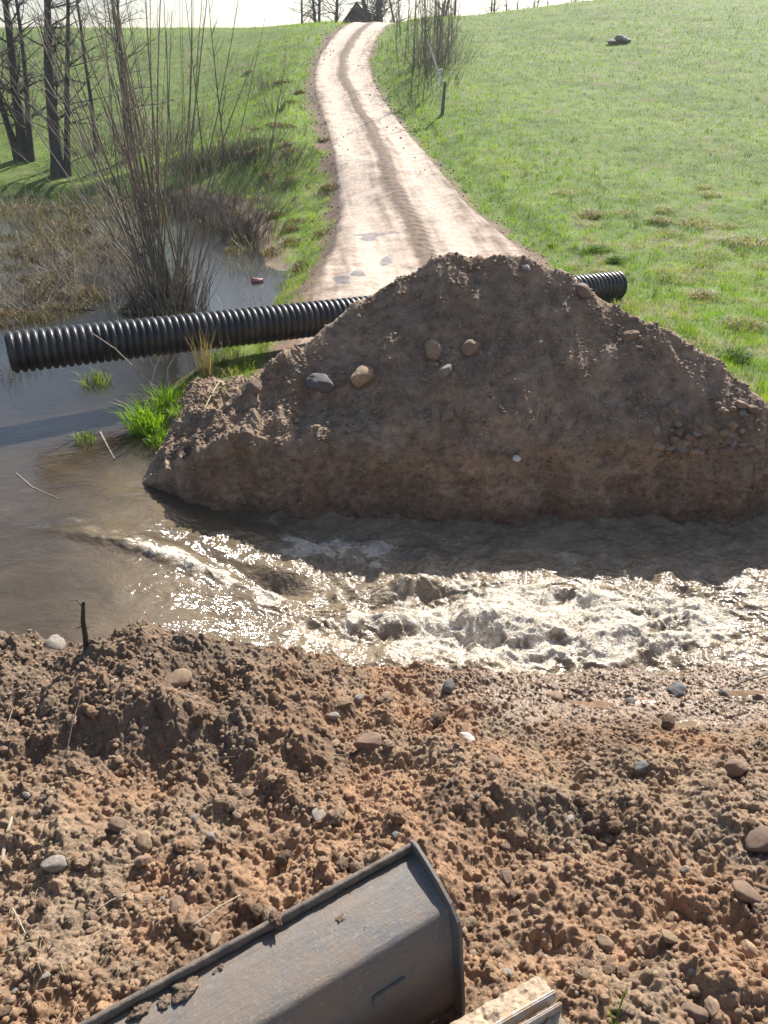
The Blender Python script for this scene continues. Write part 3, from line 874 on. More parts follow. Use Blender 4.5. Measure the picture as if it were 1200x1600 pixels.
n = 5000
y = np.exp(RNG.uniform(math.log(13), math.log(66), n)); sd_ = np.where(RNG.random(n) < .5, -1, 1)
q = road_w(y) + .15 + RNG.normal(0, .38, n) + .5 * fbm(y * 1.0, y * 0, .8, 2, 495)
x = road_c(y) + sd_ * q
mdl_ = RNG.random(n) < .25
x = np.where(mdl_, road_c(y) + .1 + RNG.normal(0, .22, n), x)
r = (.006 + .026 * RNG.random(n) ** 4) * np.where(mdl_, .6, 1) * np.clip(y / 22, .8, 1.8)
k = RNG.random((n, 1))
cols = lerp(np.array([.19, .14, .10]), np.array([.42, .34, .27]), k)
okv = (heap_h(x, y) < far_land(x, y) + .02)
g = scatter_mesh('gravel', np.stack([x, y, far_land(x, y) + r * .2 + .01], 1)[okv], r[okv], M_HEAP, cols[okv], 6)
tag(g, kind='stuff')
n = 110000
x = RNG.uniform(-3.2, 5.2, n); y = RNG.uniform(5.2, 8.2, n)
zw = water_h(x, y); fm = water_foam(x, y, zw); _, tb_, ht_ = water_masks(x, y)
crest = zw - water_level(x, y)
okv = RNG.random(n) < np.clip((fm - .35) * 1.2, 0, 1) * (.15 + .85 * sstep(-.2, .5, fbm(x, y, .18, 3, 490))) * np.clip(ht_, 0, 1)
x, y, zw, ht_ = x[okv], y[okv], zw[okv], ht_[okv]; n = len(x)
r = .0022 + .006 * RNG.random(n) ** 3
z = zw + r * .4 + (RNG.random(n) ** 3) * .07 * ht_
g = scatter_mesh('foam', np.stack([x, y, z], 1), r, M_FOAM, np.full((n, 3), .8), 5)
tag(g, kind='stuff')

tb = Tubes()
for i in range(330):
    px, py = (rnd.gauss(70, 90), rnd.gauss(1480, 90)) if i < 230 else (rnd.uniform(0, 1200), rnd.uniform(1060, 1590))
    if px < -60 or px > 1250 or py < 1040 or py > 1640: continue
    p = near_pt(px, py); a = rnd.uniform(0, 6.28); l = rnd.uniform(.02, .09)
    d = np.array([math.cos(a), math.sin(a), 0]) * l; e = p + d
    e[2] = float(near_h(np.array([e[0]]), np.array([e[1]]))[0]) + rnd.uniform(.002, .02)
    c_ = lerp(np.array([.20, .14, .09]), np.array([.50, .42, .30]), rnd.random())
    tb.add([p + [0, 0, .004], lerp(p, e, .5) + [0, 0, .012], e], [.0018, .002, .0013], 4, col=c_)
g = tb.build('debris', M_DRY); tag(g, kind='stuff')

# ------------------------------------------------------------------ corrugated pipe
A = np.array([*at_y(13, 551, 10.2)]); B = np.array([*at_y(968, 446, 15.8)])
ax = B - A; LEN = float(np.linalg.norm(ax))
pipe = empty('drainage_pipe', A)
pipe.rotation_mode = 'QUATERNION'
pipe.rotation_quaternion = Vector(ax).to_track_quat('X', 'Z')
tag(pipe, 'long black corrugated plastic drainage pipe lying across the road behind the heap', 'pipe')
m, nt = new_mat('black polyethylene')
co = coord(nt)
c = mixc(nt, ramp(nt, noise(nt, co, 3, 6, .75), [(.42, 0.), (.72, 1.)]), (.016, .018, .023), (.075, .068, .060))
c = mixc(nt, mathn(nt, 'MULTIPLY', ramp(nt, noise(nt, co, 14, 5, .75), [(.60, 0.), (.68, 1.)]), .6), c, (.20, .155, .115))
ro = ramp(nt, noise(nt, co, 9, 4, .6), [(.3, .30), (.7, .48)])
out(nt, principled(nt, c, ro, bump(nt, noise(nt, co, 60, 3), .12, .005), .5))
M_PIPE = m
pitch_ = .105; ro_, ri_ = .295, .258
nrib = int(LEN / pitch_)
prof = []
for i in range(nrib):
    for f, q in ((0, 0), (.12, .0), (.24, .55), (.34, .92), (.46, 1.), (.66, 1.), (.78, .92), (.88, .55)):
        prof.append(((i + f) * pitch_, ri_ + (ro_ - ri_) * q))
prof.append((nrib * pitch_, ri_))
K_ = 56
def lathe(prof, k=K_):
    an = np.arange(k) * 2 * math.pi / k
    V = np.array([[(x, r * math.cos(a), r * math.sin(a)) for a in an] for x, r in prof]).reshape(-1, 3)
    i = np.arange(len(prof) - 1)[:, None] * k; j = np.arange(k)[None, :]; j2 = (j + 1) % k
    return V, np.stack([i + j, i + j2, i + k + j2, i + k + j], -1).reshape(-1, 4)
V, Q = lathe(prof); build('pipe_wall', V, Q, mats=M_PIPE, parent=pipe)
L_ = nrib * pitch_
V, Q = lathe([(0.001, ri_ - .001), (-.006, ri_ - .003), (-.006, .243), (0, .24), (L_, .24), (L_ + .006, .243), (L_ + .006, ri_ - .003), (L_ - .001, ri_ - .001)])
build('inner_liner', V, Q, mats=M_PIPE, parent=pipe)

# ------------------------------------------------------------------ bucket
m, nt = new_mat('worn black steel')
co = coord(nt)
mp = nt.nodes.new('ShaderNodeMapping'); mp.inputs['Scale'].default_value = (1, 6, 6); nt.links.new(co, mp.inputs['Vector'])
n1 = noise(nt, mp.outputs[0], 14, 6, .7); n2 = noise(nt, co, 4, 5, .7); n3 = noise(nt, co, 45, 4, .75)
c = mixc(nt, ramp(nt, n1, [(.35, 0.), (.7, 1.)]), (.085, .087, .090), (.185, .185, .187))
c = mixc(nt, mathn(nt, 'MULTIPLY', ramp(nt, n2, [(.34, 0.), (.58, 1.)]), .85), c, (.19, .148, .115))
c = mixc(nt, mathn(nt, 'MULTIPLY', ramp(nt, n3, [(.58, 0.), (.66, 1.)]), .5), c, (.32, .24, .17))
ro = ramp(nt, n1, [(.3, .5), (.7, .72)])
out(nt, principled(nt, c, ro, bump(nt, mathn(nt, 'ADD', n3, n1), .4, .006), .4, .05))
M_STEEL = m
m, nt = new_mat('rust and dried mud edge')
co = coord(nt)
c = mixc(nt, ramp(nt, noise(nt, co, 12, 5, .7), [(.35, 0.), (.65, 1.)]), (.08, .068, .06), (.20, .155, .12))
out(nt, principled(nt, c, .75, bump(nt, noise(nt, co, 50, 4, .7), .6, .01), .4))
M_EDGE = m

RL = at_y(646, 1318, 2.08)
bk = empty('digger_bucket', RL); tag(bk, 'scuffed black steel digger bucket with bent back plate resting on the soil', 'digger bucket')
LL = at_z(120, 1606, RL[2])
dv = LL - RL; ang = math.atan2(dv[1], dv[0])
bk.rotation_euler = (0, 0, ang)                          # local +X runs along the lip, local -Y... towards the viewer
sgn = 1.0                                               # local +Y is to the left of +X: check it faces the viewer
ny_ = np.array([-math.sin(ang), math.cos(ang)])
if ny_[1] > 0: sgn = -1.0
BL = 2.3
def strip(profile, x0, x1, nx=60, th=.02, wob=0.):
    """a bent plate of real thickness, profile in (away from lip, z)"""
    P = np.array(profile, float)
    t = np.gradient(P, axis=0); t /= np.linalg.norm(t, axis=1)[:, None]
    nr = np.stack([-t[:, 1], t[:, 0]], 1)
    inner = P - nr * th
    loop = np.concatenate([P, inner[::-1]])
    k = len(loop)
    xs = np.linspace(x0, x1, nx)
    V = np.array([[(x, sgn * a, z) for a, z in loop] for x in xs]).reshape(-1, 3)
    i = np.arange(nx - 1)[:, None] * k; j = np.arange(k)[None, :]; j2 = (j + 1) % k
    Q = np.stack([i + j, i + j2, i + k + j2, i + k + j], -1).reshape(-1, 4)
    # close the ends
    e = []
    h = len(P)
    for a in range(h - 1):
        e.append([a, a + 1, k - 2 - a, k - 1 - a])
    E = np.array(e); Q = np.concatenate([Q, E, E[:, ::-1] + (nx - 1) * k])
    return V, Q
prof = [(.015, -.035), (.10, -.046), (.20, -.060), (.268, -.072), (.284, -.079), (.296, -.096), (.306, -.15), (.335, -.28), (.355, -.42), (.375, -.56), (.385, -.66)]
V, Q = strip(prof, .012, BL, 60, .022)
bp = build('back_plate', V, Q, mats=M_STEEL, parent=bk, smooth=False)
# lip bar, slightly worn
nx = 160; xs = np.linspace(-.005, BL, nx)
sec = [(-.010, .004), (.002, .007), (.010, .002), (.014, -.042), (-.012, -.048), (-.014, -.02)]
V = []
for i, x in enumerate(xs):
    w = .004 * perlin(np.array([x * 9]), np.array([.3]), 3)[0] + .003 * perlin(np.array([x * 31]), np.array([.9]), 4)[0]
    for a, z in sec: V.append((x, sgn * (a + w * .6), z + w))
V = np.array(V); k = len(sec)
i = np.arange(nx - 1)[:, None] * k; j = np.arange(k)[None, :]; j2 = (j + 1) % k
Q = np.stack([i + j, i + j2, i + k + j2, i + k + j], -1).reshape(-1, 4)
T = [[0, b, b + 1] for b in range(1, k - 1)] + [[(nx - 1) * k, (nx - 1) * k + b + 1, (nx - 1) * k + b] for b in range(1, k - 1)]
build('lip', V, Q, np.array(T), mats=M_EDGE, parent=bk, smooth=False)
# end plate
outl = [(-.018, .008), (.02, .022), (.10, .010), (.20, -.012), (.285, -.045), (.345, -.095), (.368, -.15), (.385, -.28), (.405, -.42), (.425, -.57), (.435, -.70), (.36, -.72), (.30, -.56), (.26, -.30), (.22, -.18), (.10, -.14), (-.01, -.11), (-.03, -.06)]
k = len(outl)
V = [(x, sgn * a, z) for x in (-.009, .011) for a, z in outl]
Q = [[j, (j + 1) % k, k + (j + 1) % k, k + j] for j in range(k)]
import bmesh
def poly_obj(name, V, faces, mat, parent, bev=.003, col=None):
    me = bpy.data.meshes.new(name); me.from_pydata([tuple(map(float, v)) for v in V], [], faces)
    bm = bmesh.new(); bm.from_mesh(me); bmesh.ops.recalc_face_normals(bm, faces=bm.faces)
    if bev: bmesh.ops.bevel(bm, geom=[e for e in bm.edges if e.calc_face_angle(0) > .5], offset=bev, segments=2, affect='EDGES', clamp_overlap=True)
    bm.to_mesh(me); bm.free()
    me.materials.append(mat)
    o = bpy.data.objects.new(name, me); C.objects.link(o)
    if parent is not None: o.parent = parent
    return o
poly_obj('side_plate', V, Q + [list(range(k)), list(range(2 * k - 1, k - 1, -1))], M_STEEL, bk, .004)
# worn weld pad on the lower plate and a drain hole
def box_v(c, s):
    return [(c[0] + s[0] * a, c[1] + s[1] * b, c[2] + s[2] * d) for a in (-1, 1) for b in (-1, 1) for d in (-1, 1)], [[0, 1, 3, 2], [4, 6, 7, 5], [0, 4, 5, 1], [2, 3, 7, 6], [0, 2, 6, 4], [1, 5, 7, 3]]
V, Fc = box_v((.33, sgn * .340, -.30), (.075, .006, .035))
o = poly_obj('weld_pad', V, Fc, M_STEEL, bk, .002)

# mud on the bucket
def clod(name, p, r, mat_, cols, label, cat, group=None, seed=0, flat=.55):
    V = rock_shape(700 + seed, .2)
    a = fbm(V[:, 0] * 1.0 + seed, V[:, 1] + V[:, 2] * .7, .5, 4, 710 + seed, .65)
    V = V * (1 + .30 * a)[:, None]
    V = V * np.array([1, 1, flat]) * r
    o = build(name, V, T=IT, mats=mat_, col=np.tile(np.array(cols), (len(V), 1)) * (1 + .25 * a)[:, None], attrs={'wet': np.zeros(len(V))})
    o.location = [float(v) for v in p]; o.rotation_euler = (0, 0, rnd.uniform(0, 6))
    return tag(o, label, cat, group)
def on_panel(px, py):
    d = ray(px, py)
    # plane of the upper plate
    o0 = np.array([RL[0], RL[1], RL[2] - .035]); nn = np.array([0, 0, 1.]); nv = np.array([ny_[0] * sgn, ny_[1] * sgn, 0])
    nn = np.array([nv[0] * .20, nv[1] * .20, 1.]); nn /= np.linalg.norm(nn)
    t = ((o0 - np.array([0, 0, CAM_Z])) @ nn) / (d @ nn)
    return np.array([0, 0, CAM_Z]) + d * t
for i, (px, py, w, lb) in enumerate([(288, 1545, 46, 'biggest crumbly mud clod with roots on the bucket plate'), (220, 1578, 34, 'mud clod lowest down the bucket plate at the left'), (258, 1566, 22, 'middle mud clod between two bigger ones on the bucket plate'),
                                     (533, 1436, 17, 'dark little mud lump in the middle of the upper bucket plate'), (569, 1450, 13, 'small mud crumb on the plate right of the dark lump')]):
    p = on_panel(px, py); clod('mud_clod', p + np.array([0, 0, .008]), px_r(p, w), M_SOIL, (.22, .165, .115), lb, 'mud clod', seed=i)
for i, (px, py, w) in enumerate([(566, 1430, 8), (570, 1468, 9), (553, 1482, 10), (300, 1575, 10), (345, 1512, 12), (335, 1520, 9), (400, 1530, 5), (425, 1492, 6), (560, 1475, 6), (640, 1388, 6), (622, 1370, 5), (395, 1520, 5)]):
    p = on_panel(px, py); clod('mud_crumb', p + np.array([0, 0, .004]), px_r(p, w), M_SOIL, (.17, .125, .09), 'tiny mud crumb stuck to the upper bucket plate', 'mud crumb', 'mud crumbs on the bucket', seed=20 + i, flat=.7)
for i in range(60):
    px = rnd.gauss(500, 110); py = rnd.gauss(1480, 45)
    if px > 660: continue
    p = on_panel(px, py); q = (p[:2] - RL[:2]) @ np.array([ny_[0] * sgn, ny_[1] * sgn])
    if q < .03 or q > .25: continue
    clod('mud_crumb', p + np.array([0, 0, .003]), rnd.uniform(.003, .009), M_SOIL, (.17, .125, .09), 'tiny mud crumb stuck to the upper bucket plate', 'mud crumb', 'mud crumbs on the bucket', seed=20 + i % 9, flat=.6)
clod('mud_clod', [*(np.array(RL) + np.array([math.cos(ang), math.sin(ang), 0]) * .66 + np.array([0, 0, .0]))], .032, M_SOIL, (.15, .10, .07), 'mud and root clod hanging on the bucket lip', 'mud clod', seed=50, flat=1.)

# ------------------------------------------------------------------ crawler track
m, nt = new_mat('dusty track steel')
co = coord(nt)
n1 = noise(nt, co, 9, 5, .7); n2 = noise(nt, co, 60, 4, .7)
c = mixc(nt, ramp(nt, n1, [(.30, 0.), (.55, 1.)]), (.22, .18, .14), (.44, .33, .23))
c = mixc(nt, 1., c, ramp(nt, n2, [(.3, (.75, .75, .75)), (.7, (1.2, 1.2, 1.2))]), 'MULTIPLY')
out(nt, principled(nt, c, .8, bump(nt, n2, .6, .01), .3)); M_SHOE = m
m, nt = new_mat('bright worn grouser')
co = coord(nt)
c = mixc(nt, ramp(nt, noise(nt, co, 14, 5, .7), [(.42, 0.), (.6, 1.)]), (.42, .40, .38), (.38, .28, .20))
out(nt, principled(nt, c, .45, bump(nt, noise(nt, co, 60, 4), .4, .006), .5, .35)); M_BAR = m
T0 = at_z(868, 1556, 1.80); T1 = at_z(752, 1623, 1.80)
dv = T1 - T0; ta = math.atan2(dv[1], dv[0])
tr_ = empty('crawler_track', T0, ta); tag(tr_, 'mud caked crawler track with steel shoes and pale worn grouser bars', 'crawler track')
tn = np.array([-math.sin(ta), math.cos(ta)])
ts = 1. if tn[0] > 0 else -1.                            # local y sign pointing to the picture's right
def shoe(y0, z0, y1, z1, n_=30):
    # a bent plate with lumpy mud on it, running along local x
    xs = np.linspace(.0, 1.3, 260); ts_ = np.linspace(0, 1, n_)
    X, Tt = np.meshgrid(xs, ts_, indexing='ij')
    yy = lerp(y0, y1, Tt); zz = lerp(z0, z1, Tt) + .012 * np.sin(Tt * math.pi)
    h = .012 * fbm(X, yy, .09, 4, 720) + .9 * domes(X, yy, .045, 721, .4, .2, .55, .6) + .8 * domes(X, yy, .02, 722, .5, .2, .55, .6)
    h = h * sstep(0, .03, X)
    X = X + .020 * fbm(yy, yy * 0 + 1.5, .07, 3, 723) * sstep(.25, 0, X)
    yy = yy + .006 * fbm(X, yy * 0 + y0, .06, 3, 724)
    Vt = np.stack([X, ts * yy, zz + h], -1).reshape(-1, 3)
    Vb = np.stack([X, ts * yy, zz - .03], -1).reshape(-1, 3)
    n0 = len(Vt); F_ = grid_faces(260, n_)
    Q = [F_, F_[:, ::-1] + n0]
    def side(idx):
        idx = np.array(idx); return np.stack([idx[:-1], idx[1:], idx[1:] + n0, idx[:-1] + n0], 1)
    Q += [side(np.arange(n_)), side(np.arange(n_) + 259 * n_), side(np.arange(260) * n_), side(np.arange(260) * n_ + n_ - 1)]
    return np.concatenate([Vt, Vb]), np.concatenate(Q)
for a in ((-.115, -.045, -.022, -.004), (.052, -.012, .215, -.085), (.225, -.10, .36, -.24)):
    V, Q = shoe(*a); build('track_shoe', V, Q, mats=M_SHOE, parent=tr_, smooth=True)
def bar(y, z, w=.018, h=.03, tip=0):
    V = []
    for x in (.0, 1.3):
        for a, b in ((-w, -h), (w, -h), (w * .6, h * .8), (w * .2, h), (-w * .5, h * .8)): V.append((x + (.004 if x == 0 else 0), ts * (y + a), z + b))
    F_ = [[j, (j + 1) % 5, 5 + (j + 1) % 5, 5 + j] for j in range(5)] + [[0, 1, 2, 3, 4], [9, 8, 7, 6, 5]]
    poly_obj('grouser', V, F_, M_BAR, tr_, .004)
bar(-.004, .012); bar(.040, .002, .014, .03); bar(.220, -.085, .014)

# ------------------------------------------------------------------ plants: woody
def branch_path(p, d, L, n, wob, up=0., r=rnd):
    P = [np.array(p, float)]; d = np.array(d, float); d /= np.linalg.norm(d)
    for i in range(n):
        d = d + np.array([r.gauss(0, wob), r.gauss(0, wob), r.gauss(0, wob) + up]); d /= np.linalg.norm(d)
        P.append(P[-1] + d * L / n)
    return np.array(P)
def side_dir(d, spread, r=rnd):
    d = d / np.linalg.norm(d)
    a = np.cross(d, [r.gauss(0, 1), r.gauss(0, 1), r.gauss(0, 1)]); a /= np.linalg.norm(a)
    return d * math.cos(spread) + a * math.sin(spread)

def stem_with_twigs(tb, p, d, L, r0, ntw, tw_len, wob=.03, up=.0, start=.3, k=6, tk=3, r1=.15, sub=True, spread=(.4, .8)):
    P = branch_path(p, d, L, 9, wob, up)
    rad = r0 * np.linspace(1, r1, 10)
    tb.add(P, rad, k)
    for _ in range(ntw):
        f = rnd.uniform(start, .98); i = min(int(f * 9), 8); q = lerp(P[i], P[i + 1], f * 9 - i)
        dd = side_dir(P[i + 1] - P[i], rnd.uniform(*spread))
        l = tw_len * rnd.uniform(.5, 1.2) * (1.15 - .6 * f)
        tp = branch_path(q, dd, l, 4, .08, .06)
        tb.add(tp, np.linspace(max(rad[i] * .35, .0022), .0016, 5), tk)
        if sub and rnd.random() < .6:
            tb.add(branch_path(tp[2], side_dir(tp[3] - tp[2], .6), l * .5, 3, .08, .05), np.linspace(.0026, .0014, 4), tk)

def child_stem(name, parent, mat, p, d, *a, **k):
    tb = Tubes(); stem_with_twigs(tb, p, d, *a, **k)
    return tb.build(name, mat, parent)

# big willow shrub
WB = at_z(265, 482, .72)
wl = empty('willow_shrub', WB); tag(wl, 'tall bare willow shrub of many fanned stems standing in the pond behind the pipe', 'shrub')
tops = [(-20, 60), (0, 110), (20, 0), (40, -60), (55, 40), (65, 0), (75, 150), (95, -40), (110, 20), (128, -20), (140, 60), (150, -80), (160, 0), (175, -60), (190, 20), (205, -60), (215, 0), (228, -30), (236, 40), (246, -50), (256, 0), (268, -60), (278, -20),
        (290, 30), (300, 0), (306, -60), (312, -20), (322, 60), (330, 120), (340, 150), (355, 40), (365, 170), (383, 120), (0, 60), (30, 200), (100, 100), (180, 130), (240, 110), (270, 90), (395, 200), (415, 90)]
tops += [(rnd.gauss(130, 90), rnd.uniform(-90, 160)) for _ in range(20)]
for i, (tx, ty) in enumerate(tops):
    b = np.array([rnd.gauss(0, .20) + (tx - 220) * .0008, rnd.gauss(0, .22), .0])
    t = at_y(tx, ty, WB[1] + rnd.uniform(-.9, 1.2)) - WB
    ex = rnd.uniform(1.0, 1.12)
    d = t * ex - b
    L = np.linalg.norm(d)
    big = rnd.random() < .6
    child_stem('stem', wl, M_WILLOW, b, d + np.array([0, 0, -.03 * L]), L, rnd.uniform(.019, .033) if big else rnd.uniform(.010, .016), 13 if big else 8, 1.0, wob=.026, up=.010, start=.30, r1=.22)
for k in range(14):                                      # low thicket round the foot
    tb = Tubes()
    for j in range(15):
        a = rnd.uniform(0, 6.28); q = rnd.random() ** .5 * .85
        b = np.array([math.cos(a) * q, math.sin(a) * q * .8, 0.])
        d = np.array([math.cos(a) * .35 + rnd.gauss(0, .15), math.sin(a) * .35 + rnd.gauss(0, .15), 1.])
        stem_with_twigs(tb, b, d, rnd.uniform(.5, 1.7), rnd.uniform(.006, .014), 3, .35, wob=.07, sub=False, k=4)
    tb.build('undergrowth', M_DEAD if k % 2 else M_TWIG, wl)
tb = Tubes()
for j in range(26):
    a = rnd.uniform(0, 6.28); q = rnd.random() ** .5 * .35
    b = np.array([math.cos(a) * q, math.sin(a) * q, -.3])
    tb.add(branch_path(b, [math.cos(a) * .25, math.sin(a) * .25, 1], rnd.uniform(.5, .9), 4, .05), np.linspace(rnd.uniform(.04, .08), .03, 5), 7)
tb.build('stool', M_WILLOW, wl)

def bush(name, p, n, h, spread, mat, label, cat, group=None, r0=.008, tw=4, lean=(0, 0), rad=.4):
    tb = Tubes()
    for j in range(n):
        a = rnd.uniform(0, 6.28); q = rnd.random() ** .5 * rad
        b = np.array([math.cos(a) * q, math.sin(a) * q, -.05])
        d = np.array([math.cos(a) * spread + lean[0] + rnd.gauss(0, .1), math.sin(a) * spread + lean[1] + rnd.gauss(0, .1), 1.])
        stem_with_twigs(tb, b, d, h * rnd.uniform(.5, 1.1), r0 * rnd.uniform(.6, 1.2), tw, h * .28, wob=.06, up=-.01, sub=True, k=4, tk=3)
    o = tb.build(name, mat); o.location = [float(v) for v in p]
    return tag(o, label, cat, group)
def land_or_pond(x, y): return np.maximum(far_land(x, y), POND - .04)
def land_pt(px, py, y0=11.): return hit(px, py, land_or_pond, y0, 90, 5000)
def pond_pt(px, py): return at_z(px, py, POND)
bush('brush_shrub', land_pt(385, 372), 110, 1.5, .75, M_TWIG, 'dense dark twiggy shrub on the pond bank right of the willow', 'shrub', rad=.8, r0=.015)
bush('brush_shrub', land_pt(352, 345), 110, 1.7, .6, M_TWIG, 'twiggy grey shrub between the willow and the dense dark shrub', 'shrub', rad=.7, r0=.015)
bush('brush_shrub', land_pt(335, 265), 130, 1.8, .5, M_TWIG, 'brown brush at the far end of the pond behind the willow stems', 'shrub', rad=1.6, r0=.016)
bush('brush_shrub', land_pt(398, 250), 80, 1.6, .5, M_TWIG, 'low thin brush on the verge further up from the dense shrub', 'shrub', rad=1.0, r0=.014)
bush('brush_shrub', land_pt(428, 175), 22, 2.0, .3, M_TWIG, 'sparse twig bush high on the left verge of the road', 'shrub', rad=.8)
bush('brush_shrub', land_pt(160, 240, 30), 150, 1.8, .6, M_TWIG, 'brown scrub under the dark alder trunks', 'shrub', rad=2.2, r0=.018)
bush('brush_shrub', land_pt(255, 235, 30), 150, 1.8, .6, M_TWIG, 'brown scrub seen through the willow stems in front of the green field', 'shrub', rad=2.4, r0=.018)
bush('brush_shrub', land_pt(20, 215, 30), 90, 1.8, .5, M_TWIG, 'scrub left of the alder trunks at the picture edge', 'shrub', rad=1.4)

# thin single pole sapling right of the willow
def sapling(p, h, r0, label, group=None, mat=M_TWIG, lean=(0, 0), ntw=14, tl=1.0, name='sapling', start=.25):
    o = empty(name, p); tag(o, label, 'sapling', group)
    tb = Tubes(); P = branch_path([0, 0, -.1], [lean[0], lean[1], 1], h, 10, .02)
    tb.add(P, r0 * np.linspace(1, .2, 11), 6); tb.build('trunk', mat, o)
    t2 = Tubes()
    for _ in range(ntw):
        f = rnd.uniform(start, .97); i = min(int(f * 10), 9)
        dd = side_dir(P[i + 1] - P[i], rnd.uniform(.5, .9))
        l = tl * rnd.uniform(.5, 1.2) * (1.2 - .7 * f)
        stem_with_twigs(t2, P[i], dd, l, r0 * .3, 4, l * .4, wob=.05, up=.03, k=4, tk=3, sub=False)
    t2.build('crown', mat, o)
    return o
sapling(land_pt(352, 268), 6.5, .035, 'thin straight dark sapling right of the willow stems', tl=1.1, ntw=18)
sapling(land_pt(317, 240), 6.0, .03, 'slim grey sapling just left of the straight dark one', tl=.8)
sapling(land_pt(425, 215), 3.4, .02, 'small leaning sapling on the left road verge', lean=(.2, 0), tl=.8)

# alders on the left
def tree(name, p, trunks, label, group=None, mat=M_ALDER, twr=.006, nb=16, bl=2.8, cat='tree', tw=13, start=.16):
    o = empty(name, p); tag(o, label, cat, group)
    cr = Tubes()
    for (b, d, L, r0) in trunks:
        tb = Tubes(); P = branch_path(b, d, L, 14, .022)
        rr = r0 * np.linspace(1, .18, 15); rr[0] *= 1.35; rr[1] *= 1.08
        tb.add(P, rr, 10); tb.build('trunk', mat, o)
        for _ in range(nb):
            f = rnd.uniform(start, .97); i = min(int(f * 14), 13)
            dd = side_dir(P[i + 1] - P[i], rnd.uniform(.7, 1.3))
            l = bl * rnd.uniform(.5, 1.2) * (1.15 - .6 * f)
            Q = branch_path(P[i], dd, l, 6, .10, -.01)
            r1 = rr[i] * .30
            cr.add(Q, np.linspace(r1, r1 * .25, 7), 5)
            for _ in range(tw):
                j = rnd.randrange(1, 6)
                stem_with_twigs(cr, Q[j], side_dir(Q[j + 1] - Q[j], rnd.uniform(.5, 1.)), l * rnd.uniform(.2, .45), max(r1 * .3, twr), 3, l * .16, wob=.09, k=3, tk=3, sub=False)
    cr.build('crown', mat, o)
    return o
def alder(px, py, specs, label, **kw):
    p = land_pt(px, py, 33.)
    p = np.array([p[0], p[1], p[2] - .1])
    tr = []
    for bx, tx, w in specs:
        q = at_y(tx, 0, p[1]) - p; b = np.array([(bx - px) / FPX * p[1] * .9, rnd.uniform(-.3, .3), 0])
        d = q - b; L = np.linalg.norm(d) * 1.5
        tr.append((b, d, L, .78 * w / FPX * p[1] * .9 / 2))
    return tree('alder_tree', p, tr, label, **kw)
alder(40, 250, [(36, 8, 23), (28, -40, 15), (50, 25, 12)], 'dark alder with forked trunk leftmost at the pond end', nb=34)
alder(97, 272, [(95, 58, 25), (108, 100, 13)], 'thick dark alder trunk standing beside the pond water', nb=36)
alder(203, 248, [(200, 172, 10), (207, 190, 9)], 'pair of slender alder stems seen between the willow stems', nb=26)
alder(150, 240, [(148, 120, 9)], 'single slender alder behind the thick one', nb=26)

# roadside thicket on the right
TK = [(rnd.uniform(618, 712), rnd.uniform(40, 150)) for _ in range(22)]
TK = [t for t in TK if t[0] > np.interp(t[1], [35, 100, 150], [612, 606, 628])] + [(641, 160), (652, 150), (660, 158), (668, 142), (676, 150), (682, 128), (690, 118), (700, 100), (645, 120), (655, 112), (672, 108), (662, 96), (690, 88), (705, 80), (632, 100), (638, 80), (650, 76), (668, 72), (712, 62), (700, 60), (684, 62), (644, 56), (626, 70), (660, 56)]
for i, (px, py) in enumerate(TK):
    p = land_pt(px, py, 28)
    sapling(p, rnd.uniform(3.2, 6.2), rnd.uniform(.018, .036), 'bare thin sapling in the thicket on the right side of the road', 'saplings in the roadside thicket', mat=M_WILLOW if i % 3 else M_TWIG, lean=(rnd.gauss(0, .07), rnd.gauss(0, .07)), ntw=16, tl=1.1, start=.12)
for i, (px, py, lb) in enumerate([(655, 165, 'grey tangle of brush at the near end of the roadside thicket'), (690, 135, 'tangled brush beside the white birch limb'), (705, 100, 'brown brush on the field side of the thicket'), (672, 110, 'brush in the middle of the roadside thicket'), (690, 62, 'brush at the top end of the thicket')]):
    bush('brush_shrub', land_pt(px, py, 28), 26, 1.5, .5, M_TWIG, lb, 'shrub', rad=1.0, r0=.009)
for i in range(16):
    bush('brush_shrub', land_pt(rnd.uniform(652, 716), rnd.uniform(34, 120), 28), 16, rnd.uniform(.9, 1.9), .55, M_DEAD if i % 2 else M_TWIG, 'low brown brush among the saplings of the roadside thicket', 'shrub', 'brush in the roadside thicket', rad=1.1, r0=.012, tw=4)
for i in range(30):
    py = rnd.uniform(110, 400); px = np.interp(py, [150, 260, 400], [445, 470, 440]) - abs(rnd.gauss(0, 40))
    q = land_pt(px, py, 12)
    if q[0] > road_c(q[1]) - road_w(q[1]) - .3: continue
    bush('brush_shrub', q, 22, rnd.uniform(.4, 1.0), .6, M_DEAD if i % 2 else M_TWIG, 'low dead brush on the rough left verge of the road', 'shrub', 'dead brush on the left verge', rad=.6, r0=.011, tw=3)
for i in range(90):
    q = pond_pt(rnd.uniform(-20, 235), rnd.uniform(255, 490))
    if q[1] < 13: continue
    bush('dead_shrub', q, 14, rnd.uniform(.4, 1.4), 1.0, M_DEAD if i % 3 == 0 else M_TWIG, 'dead brush standing in the shallow pond left of the willow', 'shrub', 'dead brush in the pond', rad=.5, r0=.009, tw=3)
